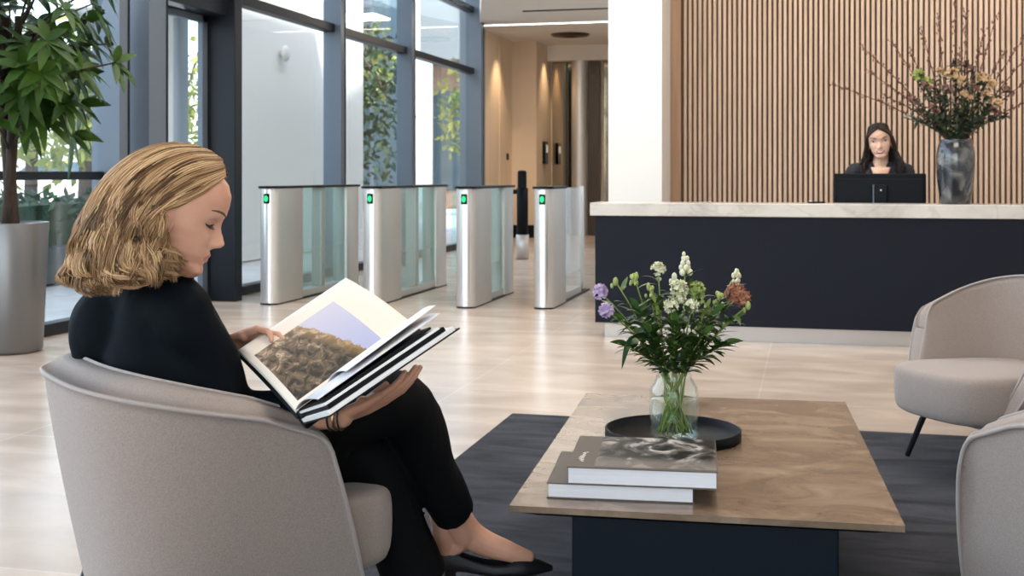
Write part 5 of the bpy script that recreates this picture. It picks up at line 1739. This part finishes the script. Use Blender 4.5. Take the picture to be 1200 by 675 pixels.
for i, (lab, tip, pm) in enumerate((
    ('apricot flower highest on the right of the vase bouquet', (.16, -.05, .80), 'bloom_apricot'),
    ('large pale apricot flower at the right of the vase bouquet', (.185, -.09, .68), 'bloom_apricot'),
    ('apricot flower at the upper middle of the vase bouquet', (-.02, -.05, .83), 'bloom_apricot'),
    ('mauve flower at the left of the vase bouquet', (-.19, -.06, .77), 'bloom_mauve'),
    ('mauve flower at the right edge of the vase bouquet', (.30, -.04, .73), 'bloom_mauve'),
    ('small apricot flower low in the middle of the vase bouquet', (.045, -.10, .70), 'bloom_apricot'),
    ('yellow green flower at the upper left of the vase bouquet', (-.23, -.03, .83), 'bloom_green'),
    ('mauve flower low at the left of the vase bouquet', (-.27, -.05, .68), 'bloom_mauve'),
    ('small dark mauve flower between the two apricot ones', (.09, -.08, .76), 'bloom_mauve'),
    ('small dark mauve flower in the middle of the vase bouquet', (-.07, -.10, .74), 'bloom_mauve'),
    ('small dark mauve flower low at the right of the vase bouquet', (.22, -.08, .60), 'bloom_mauve'),
    ('small dark mauve flower low at the left front of the vase bouquet', (-.15, -.10, .62), 'bloom_mauve'),
    ('small pale apricot flower at the left of the tallest twig', (-.10, -.03, .86), 'bloom_apricot'),
    ('small dark mauve flower highest in the middle of the bouquet', (.06, .0, .90), 'bloom_mauve'))):
    spray(lab, tip, 60 + i, 'flower', pm, 'flowers in the grey vase')
for i, (lab, tip) in enumerate((
    ('grey green sprig rising behind the yellow green flower', (-.20, .05, .80)), ('grey green sprig rising right of the tallest twig', (.10, .0, .86)), ('grey green sprig low in the heart of the vase bouquet', (.03, -.07, .58)),
    ('grey green sprig pointing left under the low bare twigs', (-.24, .02, .62)), ('grey green sprig pointing right under the mauve flower', (.22, -.06, .60)), ('dense grey green sprig at the upper right of the vase bouquet', (.20, .05, .80)),
    ('grey green sprig hanging out left of the grey vase', (-.30, -.06, .55)), ('grey green sprig low at the left front of the vase', (-.16, -.11, .55)),
    ('grey green sprig in the middle front of the vase bouquet', (.0, -.13, .60)), ('grey green sprig low at the right front of the vase', (.15, -.11, .55)),
    ('grey green sprig hanging out right of the grey vase', (.30, -.05, .56)), ('grey green sprig behind the apricot flowers', (.08, .08, .74)),
    ('grey green sprig behind the mauve flowers on the left', (-.12, .07, .74)), ('tall grey green sprig in the centre of the vase bouquet', (.0, .02, .90)),
    ('grey green sprig between the mauve and apricot flowers', (-.09, -.10, .68)), ('grey green sprig at the far right of the vase bouquet', (.24, .03, .64)))):
    spray(lab, tip, 80 + i, 'leaf', None, 'eucalyptus sprigs in the grey vase')
# ================================================================== receptionist
RC = Vector((.485, 8.98, 0))
st = thing('stool', 'black swivel stool the receptionist sits on behind the desk', 'stool', (RC.x, RC.y + .05, 0))
m = MB(); m.lathe([(0, 0), (.22, 0), (.22, .015), (.03, .03), (.03, .60), (0, .60)], 28); m.build('pedestal', M['steel'], st)
m = MB(); m.lathe([(0, .60), (.18, .60), (.20, .62), (.20, .66), (.18, .68), (0, .68)], 28); m.build('seat', M['black_plastic'], st)
W2 = thing('person', 'smiling dark haired woman in a navy blazer sitting behind the reception desk', 'person', RC)
RS = 1.08
hz = 1.345
def Q(x, y, z): return Vector((x, y, z))
yawR = math.degrees(math.atan2(-1, -.06)) - 14.04       # towards the hall, turned a little
HT2 = head_matrix(Q(-.005, 0, hz), yawR, 3, 6, RS)
b = MB()
add_head(b, HT2, 1.0)
nb = Q(0, .03, 1.165)
limb(b, [HT2 @ Vector((0, -.02, -.05)), HT2 @ Vector((0, -.03, -.10)), nb], [.052, .050, .06])
limb(b, [nb, Q(0, .03, 1.02), Q(0, .03, .88), Q(0, .04, .78)], [.06, (.10, .10), .10, .13], 20)
sh = [Q(-.175, .03, 1.12), Q(.175, .03, 1.12)]; el = [Q(-.23, -.02, .86), Q(.23, -.02, .86)]; wr = [Q(-.12, -.22, .79), Q(.12, -.22, .79)]
for k in range(2):
    limb(b, [nb - Vector((0, 0, .03)), sh[k]], [.05, .045]); limb(b, [sh[k], el[k], wr[k]], [.042, .037, .025])
    add_hand(b, wr[k], Vector((-.15 + .3 * (1 - k), -1, -.12)), (0, 0, -1), 1 if k == 0 else -1, [(.2, .25, .2)] * 4, .95)
    limb(b, [Q(-.09 + .18 * k, .04, .75), Q(-.10 + .2 * k, -.03 , .73), Q(-.10 + .2 * k, .02, .35), Q(-.10 + .2 * k, -.02, .10)], [.08, .075, .05, .035])
    limb(b, [Q(-.10 + .2 * k, .02, .06), Q(-.10 + .2 * k, -.15, .03)], [.032, .022])
HT2i = HT2.inverted()
def lip2(ct):
    A = np.array(HT2i); q = ct @ A[:3, :3].T + A[:3, 3]
    x, y, z = q[:, 0], q[:, 1], q[:, 2]; ax = np.abs(x); zz = z - .010 * np.minimum(1, (ax / .028) ** 2)
    return (y > .06) & (np.abs(zz + .0725) < .0105 * np.sqrt(np.clip(1 - (ax / .029) ** 2, 0, 1)))
body2 = fused(b, 'body', [M['skin_light'], M['lips']], W2, .0028, 2, lip2)
face_parts(HT2, W2, True, 1, RS, body2, 1.5)
m = MB()
pts = []
for k in range(9):
    u = -1 + k / 4
    pts.append(HT2 @ Vector((u * .019, .0932 - .007 * u * u, -.0722 + .007 * u * u)))
m.tube(pts, [(.0010, .001)] + [(.0032, .0015)] * 7 + [(.0010, .001)], 8, flat=HT2.to_3x3() @ Vector((0, 0, 1))); m.build('teeth', M['teeth'], W2)
b = MB()
limb(b, [Q(0, .05, 1.15), Q(0, .035, 1.03), Q(0, .03, .90), Q(0, .04, .72)], [(.07, .075), (.115, .15), (.115, .135), (.14, .165)], 24)
for k in range(2):
    limb(b, [Q(0, .045, 1.135), sh[k] + Vector((0, 0, .008))], [.066, .060], 18)
    limb(b, [sh[k], el[k], el[k] * .2 + wr[k] * .8], [.066, .056, .040], 18)
    limb(b, [Q(-.09 + .18 * k, .04, .765), Q(-.10 + .2 * k, -.06, .75), Q(-.10 + .2 * k, .02, .35), Q(-.10 + .2 * k, -.02, .12)], [.10, .088, .065, .055])
fused(b, 'blazer', M['blazer'], W2, .007, 4)
# open neckline: pale skin V in front of the blazer and its lapels
for s in (-1, 1):
    m = MB(); vs = [(s*.008, -.118, .985), (s*.075, -.050, 1.150), (s*.105, -.052, 1.115), (s*.075, -.110, 1.05), (s*.095, -.104, 1.04), (s*.022, -.128, .955)]
    m.smooth = False; m.add(vs, [(0, 1, 2, 3), (0, 3, 4, 5)] if s > 0 else [(3, 2, 1, 0), (5, 4, 3, 0)]); m.build('lapel', M['blazer'], W2, solid=.006)
m = MB(); m.smooth = True
m.grid(lambda u, w: Vector(((u - .5) * 2 * (.008 + .060 * w), -.112 + .060 * w - .014 * math.cos((u - .5) * PI), .985 + .17 * w)), 9, 9)
m.build('neckline', M['skin_light'], W2, solid=.004)
for s in (-1, 1):
    m = MB(); o = HT2 @ Vector((s * .075, .0, -.052)); m.ball(o, .006, 8, 6); m.build('earring', M['gold'], W2)
# long dark hair with a centre parting
hr = np.random.RandomState(12)
A2 = np.array(HT2)
paths = []; rads = []; tints = []
K2 = 26
for c in range(170):
    side = -1 if c % 2 else 1
    th = hr.uniform(0, 1)            # 0 = front by the face, 1 = back
    lay = hr.choice([1.0, 1.0, .95, .9])
    ph = hr.uniform(0, 6.28); am = hr.uniform(.006, .016)
    tc_ = np.clip(hr.normal(.4, .25), 0, 1)
    ln = hr.uniform(.85, 1.05)
    for s_ in range(9):
        t_ = np.clip(th + hr.normal(0, .04), 0, 1)
        ang = t_ * PI * .5
        def ell(z):       # hair surface around the skull at height z (head frame)
            k = math.sqrt(max(0.0, 1 - ((z - .01) / .122) ** 2))
            return .086 * k, .112 * k
        ctrl2 = []
        y0 = .075 * (1 - t_) - .075 * t_
        top = .098 + .030 * math.sin(t_ * PI)
        ctrl2.append((.004, y0 + .012 * (1 - t_), top - .012 * (1 - t_)))
        ctrl2.append((.050 + .006 * t_, y0 * 1.04 + .004 * (1 - t_), top - .018 - .022 * (1 - t_)))
        fx, fy = math.cos(ang * .9), math.sin(ang)
        X1 = .083 * (1 - .72 * t_ ** 2); Y1 = .045 * (1 - t_) - .105 * t_
        ctrl2.append((X1, Y1, .030 - .014 * (1 - t_)))
        ctrl2.append((X1 * 1.12 + .006, Y1 * .9 - .008, -.058))
        ctrl2.append((X1 * 1.22 + .010, Y1 * .72 + .002 , -.118))
        ctrl2.append((X1 * 1.26 + .018 , Y1 * .62 + .022 - .03 * t_, -.175 * ln))
        ctrl2.append((X1 * 1.10 + .014, Y1 * .58 + .035 - .04 * t_, -.225 * ln))
        cp = catmull(np.array(ctrl2), K2)
        u = np.linspace(0, 1, K2)
        w = np.sin(2 * PI * 1.6 * u + ph) * am * np.clip(u * 2.4 - .7, 0, 1.2)
        X = (cp[:, 0] * lay + w + hr.normal(0, .003)) * side; Y = cp[:, 1] * lay + w * .8 + hr.normal(0, .004); Z = cp[:, 2] * (lay if lay < 1 else 1)
        q = np.stack([X, Y, Z, np.ones(K2)], axis=1) @ A2.T
        paths.append(q[:, :3]); rads.append(hr.uniform(.0016, .0028)); tints.append(np.clip(tc_ + hr.normal(0, .15), 0, 1))
cap_v, cap_f = head_mesh()
sel = [f for f in cap_f if all(cap_v[i].z - .95 * cap_v[i].y > .012 for i in f)]
used = sorted({i for f in sel for i in f}); ix = {q: k for k, q in enumerate(used)}
cap = MB(); cap.add([HT2 @ (Vector((cap_v[i].x * 1.045, cap_v[i].y * 1.04, cap_v[i].z * 1.035 + .001))) for i in used], [tuple(ix[i] for i in f) for f in sel])
hair2 = strands('hair', paths, rads, tints, W2, M['hair_brown'])

cap.build('hair_cap', M['hair_brown'], hair2)
